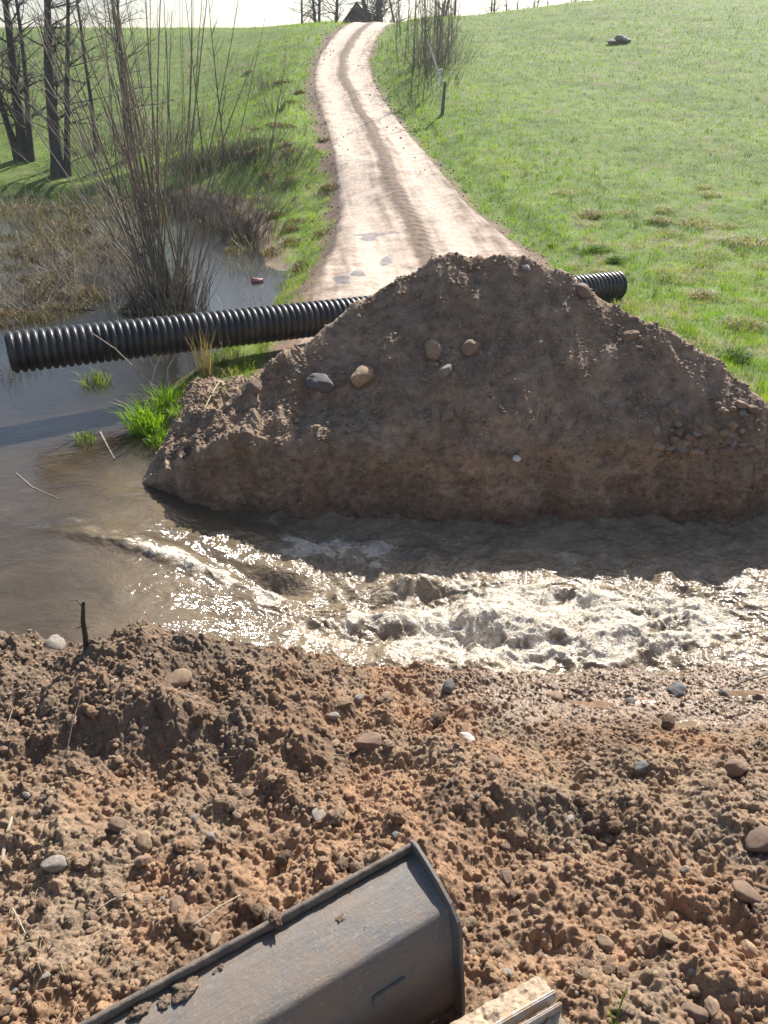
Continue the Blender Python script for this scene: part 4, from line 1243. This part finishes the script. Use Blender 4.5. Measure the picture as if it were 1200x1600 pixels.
# white birch limb and post
p = land_pt(690, 180, 25)
o = empty('fence_post', p); tag(o, 'weathered grey post at the near end of the roadside thicket', 'post')
tb = Tubes(); tb.add(branch_path([0, 0, -.2], [.10, 0, 1], 1.45, 6, .03), np.linspace(.085, .06, 7), 9); tb.build('post', bark_material('grey post', (.13, .11, .09), (.22, .19, .16), 10), o)
o = empty('birch_limb', p); tag(o, 'broken white birch limb leaning from the thicket onto the post', 'branch')
tb = Tubes()
def pp(px, py, dy=0.): return at_y(px, py, p[1] + dy) - p
tb.add([pp(668, 62, .5), pp(674, 80, .4), pp(680, 98, .2), pp(686, 118, .1), pp(694, 132, 0), pp(697, 142, -.1)], [.02, .03, .04, .05, .045, .03], 7)
tb.build('limb', M_BIRCH, o)
tb = Tubes()
tb.add([pp(681, 100, .2), pp(683, 120, .1), pp(684, 140, 0), pp(689, 160, -.1)], [.03, .025, .02, .012], 6)
tb.add([pp(684, 110, .1), pp(692, 108, .2)], [.03, .02], 6); tb.add([pp(686, 118, .1), pp(691, 110, -.2)], [.03, .018], 6)
tb.build('side_branch', M_BIRCH, o)
p = land_pt(711, 14, 40); 
o = empty('wooden_pole', p); tag(o, 'brown wooden pole on the hill crest above the thicket', 'pole')
tb = Tubes(); tb.add([[0, 0, -.5], [0, 0, 1.0], [.02, 0, 3.5]], [.14, .13, .12], 9); tb.build('shaft', bark_material('pole wood', (.14, .09, .06), (.2, .14, .1), 8), o)

# skyline: barn and trees
def skyline_tree(px, y, h, r0, label, group=None, nb=18, lean=0., trunks=1):
    q = at_y(px, 30, y); z = float(far_land(np.array([q[0]]), np.array([y]))[0])
    tr = []
    for k in range(trunks):
        tr.append((np.array([rnd.gauss(0, .3) * (k > 0), 0, -.2]), np.array([lean + rnd.gauss(0, .12), rnd.gauss(0, .1), 1.]), h * rnd.uniform(.85, 1.1), r0))
    return tree('bare_tree', [q[0], y, z], tr, label, group, nb=int(nb * 1.6), bl=h * .36, tw=9, start=.10, twr=.014)
skyline_tree(494, 84, 8, .16, 'bare spreading tree on the skyline left of the dark barn', trunks=2, lean=-.15)
skyline_tree(470, 92, 9, .14, 'leftmost bare tree on the skyline near the road top')
skyline_tree(524, 86, 9, .2, 'upright bare tree touching the left side of the barn roof', nb=22)
skyline_tree(586, 88, 9, .28, 'thick bare tree right behind the barn roof', nb=24, trunks=3)
skyline_tree(600, 92, 9, .22, 'bare tree between the barn and the thicket', nb=22, trunks=2)
skyline_tree(625, 96, 9, .16, 'thin bare tree behind the upper end of the thicket')
skyline_tree(690, 98, 9, .2, 'bare tree behind the wooden pole', trunks=2)
for px in (770, 800, 835, 868, 895):
    q = at_y(px, 0, 150); skyline_tree(px, 150, 11 + rnd.uniform(-1, 1), .3, 'bare tree peeping over the crest of the green field', 'trees beyond the field crest', nb=26, trunks=2)
for px in (1075, 1095, 1120, 1140, 1170, 1196):
    skyline_tree(px, 125, 9.5 + rnd.uniform(-1, 1), .3, 'bare treetop beyond the right end of the hill crest', 'treetops beyond the right crest', nb=26, trunks=2)
by = 96.
q0 = at_y(533, 36, by); q1 = at_y(583, 36, by); qt = at_y(557, 2, by)
bz = float(far_land(np.array([q0[0]]), np.array([by]))[0])
barn = empty('barn', [(q0[0] + q1[0]) / 2, by, bz]); tag(barn, 'dark barn with steep gabled roof on the skyline at the road top', 'barn')
w = (q1[0] - q0[0]) / 2; hz = q0[2] - bz; tz_ = qt[2] - bz
m, nt = new_mat('dark boards'); out(nt, principled(nt, ramp(nt, noise(nt, coord(nt), 3, 4), [(.3, (.02, .02, .022)), (.7, (.045, .042, .042))]), .85)); M_BARN = m
Lb = 8.
V = [(-w * .86, 0, -.5), (w * .86, 0, -.5), (w * .86, 0, hz), (0, 0, tz_ - .25), (-w * .86, 0, hz)]
V = V + [(a, Lb, c_) for a, b_, c_ in V]
poly_obj('wall', V, [[0, 1, 2, 3, 4], [9, 8, 7, 6, 5], [0, 5, 6, 1], [1, 6, 7, 2], [4, 9, 5, 0]], M_BARN, barn, 0)
V = [(-w * 1.05, -.3, hz - .15), (0, -.3, tz_), (w * 1.05, -.3, hz - .15), (w * 1.05, -.3, hz - .30), (0, -.3, tz_ - .18), (-w * 1.05, -.3, hz - .30)]
V = V + [(a, Lb + .3, c_) for a, b_, c_ in V]
poly_obj('roof', V, [[0, 1, 4, 5], [1, 2, 3, 4], [6, 11, 10, 7], [7, 10, 9, 8], [0, 6, 7, 1], [1, 7, 8, 2], [2, 8, 9, 3], [3, 9, 10, 4], [4, 10, 11, 5], [5, 11, 6, 0]], M_BARN, barn, 0)

# stone heap in the field
p = land_pt(968, 66, 40)
for i, (dx, dy, r, k, lb) in enumerate([(0, 0, .42, 1, 'largest pale boulder of the small pile out in the green field'), (-.5, -.2, .3, 2, 'lower left boulder of the pile in the green field'), (.35, -.3, .27, 0, 'lower right boulder of the pile in the green field')]):
    put_stone([p[0] + dx, p[1] + dy, float(far_land(np.array([p[0] + dx]), np.array([p[1] + dy]))[0])], r * .8, k, 0, lb, sink=.2, name='boulder', cat='boulder')

# ------------------------------------------------------------------ sticks, straw, litter
def stick(name, pts, rad, mat, label, cat='stick', k=7, twigs=()):
    pts = np.array(pts, float); o0 = pts[0].copy()
    tb = Tubes(); tb.add(pts - o0, rad, k)
    for t in twigs: tb.add(np.array(t[0]) - o0, t[1], 5)
    o = tb.build(name, mat); o.location = o0
    return tag(o, label, cat)
p = near_pt(132, 1012); q = at_y(130, 942, p[1]); mdl = lerp(p, q, .5)
stick('stake', [p - [0, 0, .1], lerp(p, q, .3) + [.008, 0, 0], lerp(p, q, .6) - [.006, 0, 0], q], [.022, .02, .018, .013], M_DARKWOOD, 'black broken stake sticking up from the crest of the near bank', 'stake',
      twigs=[([lerp(p, q, .9), lerp(p, q, .95) + [-.05, .02, .03], lerp(p, q, 1.) + [-.09, .0, .02]], [.006, .004, .002]), ([lerp(p, q, .45), lerp(p, q, .48) + [.05, -.03, .01]], [.006, .003]), ([lerp(p, q, .5), lerp(p, q, .5) + [-.05, -.02, -.01]], [.006, .003])])
a = near_pt(22, 1286); b = near_pt(2, 1366)
stick('stick', [a + [0, 0, .05], lerp(a, b, .5) + [0, 0, .06], b + [0, 0, .02]], [.008, .011, .012], M_DEAD, 'bleached bare stick lying on the soil at the left edge')
a = near_pt(0, 1180); b = near_pt(26, 1122)
stick('straw', [a + [0, 0, .02], lerp(a, b, .5) + [0, 0, .06], b + [0, 0, .1]], [.004, .004, .002], M_DEAD, 'thin yellow straw standing at the left edge of the near bank', 'straw')
a = near_pt(104, 1180); b = near_pt(130, 1092)
stick('twig', [a + [0, 0, .01], lerp(a, b, .5) + [0, 0, .06], b + [0, 0, .05]], [.005, .004, .003], M_TWIG, 'thin brown twig on the shaded left part of the near bank', 'twig')
a = near_pt(305, 1448); b = near_pt(382, 1400)
stick('twig', [a + [0, 0, .02], lerp(a, b, .5) + [0, 0, .035], b + [0, 0, .02]], [.004, .004, .003], M_DEAD, 'dry twig lying along the slope above the bucket lip', 'twig')
a = near_pt(338, 1190); b = near_pt(545, 1185)
stick('twig', [a + [0, 0, .03], lerp(a, b, .3) + [0, 0, .05], lerp(a, b, .6) + [0, 0, .05], b + [0, 0, .03]], [.003, .004, .004, .003], M_TWIG, 'long thin root lying level across the middle of the near bank', 'twig')
a = near_pt(1145, 1075); b = near_pt(1200, 1062)
stick('twig', [a + [0, 0, .02], lerp(a, b, .4) + [0, 0, .06], b + [0, 0, .07]], [.007, .006, .005], M_DARKWOOD, 'dark forked twig on the wet mud at the right edge', 'twig', twigs=[([lerp(a, b, .4) + [0, 0, .06], lerp(a, b, .7) + [.02, -.1, .03]], [.005, .003]), ([lerp(a, b, .2) + [0, 0, .04], lerp(a, b, .4) + [0, .08, .06]], [.004, .003])])
for i, (x0, y0, x1, y1, lb) in enumerate([(150, 1425, 200, 1400, 'short dry stalk nearest the corner left of the bucket'), (20, 1420, 45, 1470, 'grey dry stalk low at the left edge'), (5, 1490, 60, 1480, 'pale dry stalk lying flat at the lower left')]):
    a = near_pt(x0, y0); b = near_pt(x1, y1)
    stick('stalk', [a + [0, 0, .01], lerp(a, b, .5) + [0, 0, .03], b + [0, 0, .02]], [.004, .004, .003], M_DEAD, lb, 'stalk')
def wz(px, py, z=.72):
    q = at_z(px, py, z); q[2] = float(water_h(np.array([q[0]]), np.array([q[1]]))[0]) + .004; return q
a, c_, b = wz(26, 742), wz(52, 764), wz(95, 783)
stick('reed_stalk', [a, c_, b], [.006, .007, .005], M_DEAD, 'curved yellow reed stalk floating on the open water', 'reed stalk')
a, b = wz(157, 678), wz(178, 714)
stick('stick', [a, lerp(a, b, .5), b], [.012, .013, .009], M_DEAD, 'short tan stick floating beside the green grass tuft')
a = land_pt(205, 645, 9.4) * 0 + at_z(263, 622, .95); 
stick('branch', [at_z(262, 624, .9), at_y(220, 585, 10.6), at_y(180, 545, 10.3), at_y(143, 520, 9.9)], [.014, .012, .009, .005], M_DEAD, 'thin dead branch leaning against the front of the pipe', 'branch',
      twigs=[([at_y(220, 585, 10.6), at_y(232, 560, 10.7), at_y(245, 553, 10.7)], [.007, .005, .003]), ([at_y(200, 565, 10.5), at_y(192, 575, 10.4)], [.005, .003])])
stick('branch', [at_z(232, 612, .9), at_y(243, 575, 10.9), at_y(251, 556, 10.9)], [.014, .010, .006], M_BIRCH, 'short whitish branch poking up under the pipe', 'branch', twigs=[([at_y(243, 575, 10.9), at_y(236, 566, 10.9), at_y(234, 556, 10.9)], [.007, .006, .003])])
stick('branch', [at_z(262, 598, .95), at_y(262, 575, 11.1), at_y(274, 555, 11.1)], [.012, .009, .006], M_BIRCH, 'second whitish branch right of the short one under the pipe', 'branch')
a = heap_pt(345, 595); b = heap_pt(309, 660)
stick('stick', [a + [0, 0, .03], lerp(a, b, .5) + [0, 0, .06], b + [0, 0, .03]], [.010, .010, .007], M_DEAD, 'bleached stick lying on the sunlit earth left of the heap')
a = wz(40, 484); b = wz(150, 486)
stick('branch', [a, lerp(a, b, .35) + [0, 0, .03], b], [.03, .025, .012], M_DARKWOOD, 'dark sunken branch lying in the pond behind the pipe', 'branch')
a = wz(10, 470); 
# plastic litter
p = land_pt(401, 443, 14)
V = rock_shape(900, .7) * np.array([.15, .11, .13])
V[:, 2] += .02 * fbm(V[:, 0], V[:, 1], .08, 3, 901)
m, nt = new_mat('faded pink plastic'); out(nt, principled(nt, ramp(nt, noise(nt, coord(nt), 12, 3), [(.4, (.42, .12, .13)), (.65, (.60, .33, .32))]), .4, None, .5))
o = build('plastic_bag', V, T=IT, mats=m); o.location = [float(v) for v in (p[0], p[1], p[2] + .07)]
tag(o, 'crumpled pink plastic bag at the pond edge', 'plastic bag')

# ------------------------------------------------------------------ grass and reeds
def blades(x, y, z, h, w, lean, col, seed=0):
    n = len(x); r = np.random.default_rng(seed)
    a = r.uniform(0, 6.283, n); la = r.uniform(0, 6.283, n)
    dx, dy = np.cos(a) * w / 2, np.sin(a) * w / 2
    lx, ly = np.cos(la) * lean * h, np.sin(la) * lean * h
    V = np.zeros((n, 5, 3), np.float32)
    V[:, 0] = np.stack([x - dx, y - dy, z], 1); V[:, 1] = np.stack([x + dx, y + dy, z], 1)
    V[:, 2] = np.stack([x + dx * .8 + lx * .4, y + dy * .8 + ly * .4, z + h * .6], 1); V[:, 3] = np.stack([x - dx * .8 + lx * .4, y - dy * .8 + ly * .4, z + h * .6], 1)
    V[:, 4] = np.stack([x + lx, y + ly, z + h * (1 - .35 * np.minimum(lean, 1))], 1)
    b = np.arange(n)[:, None] * 5
    Q = b + np.array([[0, 1, 2, 3]]); T = b + np.array([[3, 2, 4]])
    return V.reshape(-1, 3), Q, T, np.repeat(col, 5, axis=0)

def grass_field(name, n, y0, y1, half, seed, hmul=1.):
    r = np.random.default_rng(seed)
    # more blades near the road crossing than far up the hill
    y = np.exp(r.uniform(math.log(y0), math.log(y1), n))
    x = r.uniform(-1, 1, n) * half(y)
    g = ground_cover(x, y)
    tuft = fbm(x, y, .35, 3, 800); big = fbm(x, y, 1.6, 3, 330)
    hp = heap_h(x, y) - far_land(x, y) - .06
    keep = (r.random(n) < g * (.35 + .65 * sstep(-.5, .3, tuft))) & ~((hp > .04) & (y < 13.2) & (x > -2.6)) & (y > wall_y(x) + .55)
    keep &= ~((np.abs(x - road_c(y)) < road_w(y) - .05))
    x, y, tuft, big = x[keep], y[keep], tuft[keep], big[keep]
    n = len(x)
    z = far_land(x, y) - .01
    sc = np.clip(y / 16, .7, 3.2)
    verge = np.exp(-((np.abs(x - road_c(y)) - road_w(y) - 1.0) / 1.2) ** 2) + sstep(20, 13, y)
    h = (.05 + .05 * r.random(n) + .09 * np.clip(tuft, 0, 1) * (1 + verge)) * hmul * (1 + .25 * (sc - 1))
    h = h * (1 - .35 * sstep(3, 7, np.abs(x - road_c(y)) - road_w(y)))
    w = .0075 * sc * r.uniform(.7, 1.3, n)
    dry = r.random(n) < np.clip(.06 + .45 * sstep(.15, .7, big + .35 * sstep(26, 14, y) - .1) * sstep(34, 20, y), 0, .75)
    t = r.random((n, 1))
    gcol = lerp(np.array([.105, .210, .012]), np.array([.225, .330, .026]), t) * (1 + .30 * big[:, None]) * (1 + .22 * fbm(x, y, 4.5, 3, 822))[:, None]
    dk = sstep(.45, .7, fbm(x, y * .6, .45, 3, 821))
    gcol = gcol * (1 - .55 * dk[:, None]); h = h * (1 + .5 * dk)
    gcol = lerp(gcol, gcol * np.array([1.45, 1.12, .9]), sstep(.1, .7, fbm(x, y, 2.6, 3, 823))[:, None])
    dcol = lerp(np.array([.24, .19, .10]), np.array([.38, .31, .19]), t)
    col = np.where(dry[:, None], dcol, gcol)
    lean = np.where(dry, r.uniform(.4, 1.2, n), r.uniform(.1, .6, n))
    V, Q, T, c = blades(x, y, z, h, w, lean, np.clip(col, .01, 1), seed + 1)
    o = build(name, V, Q, T, mats=M_GRASS, col=c)
    return tag(o, kind='stuff')
grass_field('grass', 520000, 8.9, 80, lambda y: 1.0 + y * .62, 1)

# marsh stems in the pond
r = np.random.default_rng(5)
n = 19000
y = np.exp(r.uniform(math.log(11.5), math.log(36), n)); x = -r.uniform(.12, .66, n) * y - r.uniform(0, 1, n)
d = x - tab(y, XB)
dens = sstep(-.1, .5, fbm(x, y, 1.6, 3, 810) + .25 * sstep(17, 24, y) - .25 * sstep(-2.5, -1.0, d) - .2 * np.exp(-((x + 5.2) / 1.2) ** 2))
keep = (r.random(n) < dens) & (d < .1)
keep &= ~((y < 12.6) & (x > -6))
x, y = x[keep], y[keep]; n = len(x)
h = r.uniform(.12, .55, n) * (1 + .3 * sstep(18, 28, y)); t = r.random((n, 1))
col = lerp(np.array([.11, .082, .055]), np.array([.30, .245, .17]), t)
gr = (r.random(n) < .05 + .35 * sstep(26, 33, y))
col = np.where(gr[:, None], lerp(np.array([.07, .12, .02]), np.array([.16, .2, .05]), t), col)
V, Q, T, c = blades(x, y, np.full(n, POND - .03), h, .009 * np.clip(y / 16, .8, 2.4), np.clip(r.normal(.6, .45, n), .02, 1.6), col, 6)
o = build('reeds', V, Q, T, mats=M_DRY, col=c); tag(o, kind='stuff')

def tuft(name, p, n, rad, h, w, lean, c0, c1, label, cat, mat=M_GRASS, group=None, seed=0, mound=0.):
    r = np.random.default_rng(seed + 900)
    a = r.uniform(0, 6.28, n); q = r.random(n) ** .6 * rad
    x, y = np.cos(a) * q, np.sin(a) * q
    z = mound * (1 - (q / rad) ** 2)
    t = r.random((n, 1))
    la = lean * (.3 + q / rad)
    V, Q, T, c = blades(x, y, z - .02, h * r.uniform(.45, 1.1, n), w * r.uniform(.7, 1.3, n), la, lerp(np.array(c0), np.array(c1), t), seed)
    o = build(name, V, Q, T, mats=mat, col=c)
    o.location = [float(v) for v in p]
    return tag(o, label, cat, group)
G0, G1 = (.12, .23, .015), (.25, .37, .03)
p = hit(245, 690, far_land, 8.5, 14)
for i, (px, py, n_, rad, h, lb) in enumerate([(232, 690, 260, .22, .60, 'bright green grass tuft hanging over the water on the left bank'), (262, 640, 170, .18, .55, 'tall green grass tuft behind the one at the water edge'), (262, 690, 260, .26, .22, 'dense low green grass tuft on the corner of the bank'),
                                              (290, 645, 220, .24, .2, 'short green grass tuft next to the bare earth of the bank')]):
    p = hit(px, py, far_land, 8.4, 14); p[2] = max(p[2], POND)
    tuft('grass_tuft', p, n_, rad, h, .014, .7, G0, G1, lb, 'grass tuft', seed=i)
for i, (px, py, n_, rad, h, lb) in enumerate([(150, 598, 130, .28, .30, 'green and brown grass clump in the water under the pipe'), (133, 690, 50, .15, .25, 'small drowned grass clump in the shadow of the pipe'), (382, 575, 70, .12, .28, 'narrow green grass tuft just in front of the pipe'), (352, 572, 60, .12, .28, 'green grass tuft beside the dry stalks in front of the pipe')]):
    p = hit(px, py, far_land, 8.4, 14); p = p if p[2] > POND else at_z(px, py, POND)
    tuft('grass_tuft', p, n_, rad, h, .012, .8, (.08, .12, .02), (.22, .26, .06), lb, 'grass tuft', seed=10 + i)
p = hit(325, 590, far_land, 9, 14)
tuft('dry_stalks', p, 60, .12, .9, .010, .25, (.2, .14, .08), (.36, .28, .17), 'upright brown dry stalks in front of the pipe on the bank', 'dry stalks', M_DRY, seed=20)
bush('bramble_bush', hit(318, 580, far_land, 9, 14), 10, 1.0, .5, M_DEAD, 'thin dead bramble twigs bending over the front of the pipe', 'bramble', rad=.15, r0=.005, tw=3)
for i, (px, py, rad, lb) in enumerate([(85, 445, .55, 'brown sedge hummock in the open pond beside the willow'), (55, 462, .35, 'dark sedge hummock left of the brown one in the pond'), (18, 500, .55, 'rusty sedge hummock at the left picture edge behind the pipe'), (40, 395, .5, 'flat sedge hummock near the left edge of the pond'), (170, 405, .45, 'sedge hummock in front of the far pond reeds'), (130, 330, .8, 'wide brown sedge hummock in the far pond'), (40, 330, .9, 'broad sedge hummock at the far left of the pond'), (230, 350, .5, 'sedge hummock just left of the willow stems'), (60, 290, 1.1, 'greenish sedge hummock under the alders')]):
    p = pond_pt(px, py)
    tuft('sedge_tuft', p, int(500 * rad + 150), rad, .22, .012 * max(1, p[1] / 16), 1.1, (.08, .055, .035), (.24, .18, .11), lb, 'sedge hummock', M_DRY, seed=30 + i, mound=.10)
for i, (px, py, rad, lb) in enumerate([(1100, 465, .35, 'big bleached dry grass tussock on the right bank near the pipe end'), (1160, 510, .4, 'grey dead tussock lower right of the bleached one'), (925, 335, .35, 'pale tussock standing in the middle of the right verge'), (1085, 350, .5, 'flattened straw tussock in the field'), (930, 392, .3, 'dark green grass tussock nearest the road'), (960, 410, .28, 'brown tussock right of the dark green one'), (1030, 345, .4, 'straw tussock left of the flattened one'), (1165, 380, .5, 'grey straw tussock at the right picture edge'), (1150, 560, .3, 'green tussock behind the right shoulder of the heap')]):
    p = land_pt(px, py, 9.)
    g = 'green' in lb
    tuft('grass_tussock', p, 300, rad * rnd.uniform(.7, 1.2), rnd.uniform(.14, .26), .012 * max(1, p[1] / 14), 1.2, (.05, .10, .015) if g else (.24, .20, .13), (.12, .2, .03) if g else (.46, .40, .28), lb, 'tussock', M_GRASS if g else M_DRY, seed=60 + i, mound=.02)
for i in range(30):
    px = rnd.uniform(850, 1200); py = rnd.uniform(290, 560) 
    p = land_pt(px, py, 9.)
    if abs(p[0] - road_c(p[1])) < road_w(p[1]) + .6 or p[1] < 10.5: continue
    tuft('grass_tussock', p, 150, rnd.uniform(.12, .55), rnd.uniform(.08, .22), .008 * max(1, p[1] / 14), 1.3, (.26, .22, .13), (.46, .40, .27), 'small withered tussock scattered through the rough grass right of the road', 'tussock', M_DRY, 'withered tussocks right of the road', seed=200 + i, mound=.02)
for i in range(34):
    py = rnd.uniform(95, 430); px = np.interp(py, [95, 200, 300, 430], [440, 445, 455, 445]) + rnd.gauss(0, 40)
    p = land_pt(px, py, 11.)
    if abs(p[0] - road_c(p[1])) < road_w(p[1]) + .2: continue
    tuft('grass_tussock', p, 200, rnd.uniform(.2, .4), rnd.uniform(.12, .26), .010 * max(1, p[1] / 14), .9, (.09, .065, .04), (.27, .21, .13), 'small brown tussock on the left verge between road and pond', 'tussock', M_DRY, 'brown tussocks on the left verge', seed=300 + i, mound=.02)
for i in range(40):
    px, py = rnd.uniform(0, 215), rnd.uniform(285, 500)
    p = pond_pt(px, py)
    if p[1] < 13: continue
    tuft('sedge_tuft', p, 220, rnd.uniform(.15, .5), rnd.uniform(.1, .3), .010 * max(1, p[1] / 16), 1.2, (.06, .042, .028), (.20, .15, .095), 'small dead sedge clump in the flooded ground left of the willow', 'sedge hummock', M_DRY, 'small sedge clumps in the pond', seed=400 + i, mound=.05)
p = near_pt(965, 1604)
tuft('grass_tuft', p + np.array([0, 0, .0]), 8, .03, .16, .012, .9, G0, G1, 'few bright green blades beside the crawler track', 'grass tuft', seed=80)

# ------------------------------------------------------------------ haze
V, Fc = box_v((0, 120, 10), (310, 420, 13))
hz = poly_obj('haze', V, Fc, bpy.data.materials.new('haze'), None, 0)
hm = hz.data.materials[0]; hm.use_nodes = True; hm.node_tree.nodes.clear()
pv = hm.node_tree.nodes.new('ShaderNodeVolumePrincipled'); pv.inputs['Color'].default_value = (.93, .96, 1, 1); pv.inputs['Density'].default_value = .00045; pv.inputs['Anisotropy'].default_value = .35
ho = hm.node_tree.nodes.new('ShaderNodeOutputMaterial'); hm.node_tree.links.new(pv.outputs[0], ho.inputs['Volume'])
tag(hz, kind='stuff')

# ------------------------------------------------------------------ light, sky, camera
SUN_EL, SUN_AZ = R(40), R(25)                           # azimuth from +Y towards +X
sd = Vector((math.cos(SUN_EL) * math.sin(SUN_AZ), math.cos(SUN_EL) * math.cos(SUN_AZ), math.sin(SUN_EL)))
L = bpy.data.lights.new('sun', 'SUN'); L.energy = 5.0; L.angle = R(.53); L.color = (1, .95, .87)
lo = bpy.data.objects.new('sun', L); C.objects.link(lo); lo.rotation_mode = 'QUATERNION'; lo.rotation_quaternion = (-sd).to_track_quat('-Z', 'Y'); lo.location = (20, 40, 40)
w = bpy.data.worlds.new('World'); scene.world = w; w.use_nodes = True
nt = w.node_tree; nt.nodes.clear()
sk = nt.nodes.new('ShaderNodeTexSky'); sk.sky_type = 'NISHITA'; sk.sun_disc = False; sk.sun_elevation = SUN_EL; sk.sun_rotation = SUN_AZ; sk.dust_density = 2.0
bg = nt.nodes.new('ShaderNodeBackground'); bg.inputs['Strength'].default_value = .084
wo = nt.nodes.new('ShaderNodeOutputWorld')
nt.links.new(sk.outputs[0], bg.inputs[0]); nt.links.new(bg.outputs[0], wo.inputs[0])

cam = bpy.data.cameras.new('camera'); cam.sensor_fit = 'VERTICAL'; cam.sensor_height = 24; cam.lens = FPX / 1600 * 24
cam.clip_start = .05; cam.clip_end = 2000
co_ = bpy.data.objects.new('camera', cam); C.objects.link(co_); co_.location = (0, 0, CAM_Z); co_.rotation_euler = (math.pi / 2 - PITCH, 0, 0)
scene.camera = co_
vs = scene.view_settings; vs.view_transform = 'Standard'; vs.look = 'None'; vs.exposure = .88; vs.gamma = 1
scene.cycles.max_bounces = 6; scene.cycles.diffuse_bounces = 3; scene.cycles.glossy_bounces = 3; scene.cycles.transmission_bounces = 3
scene.cycles.sample_clamp_indirect = 4
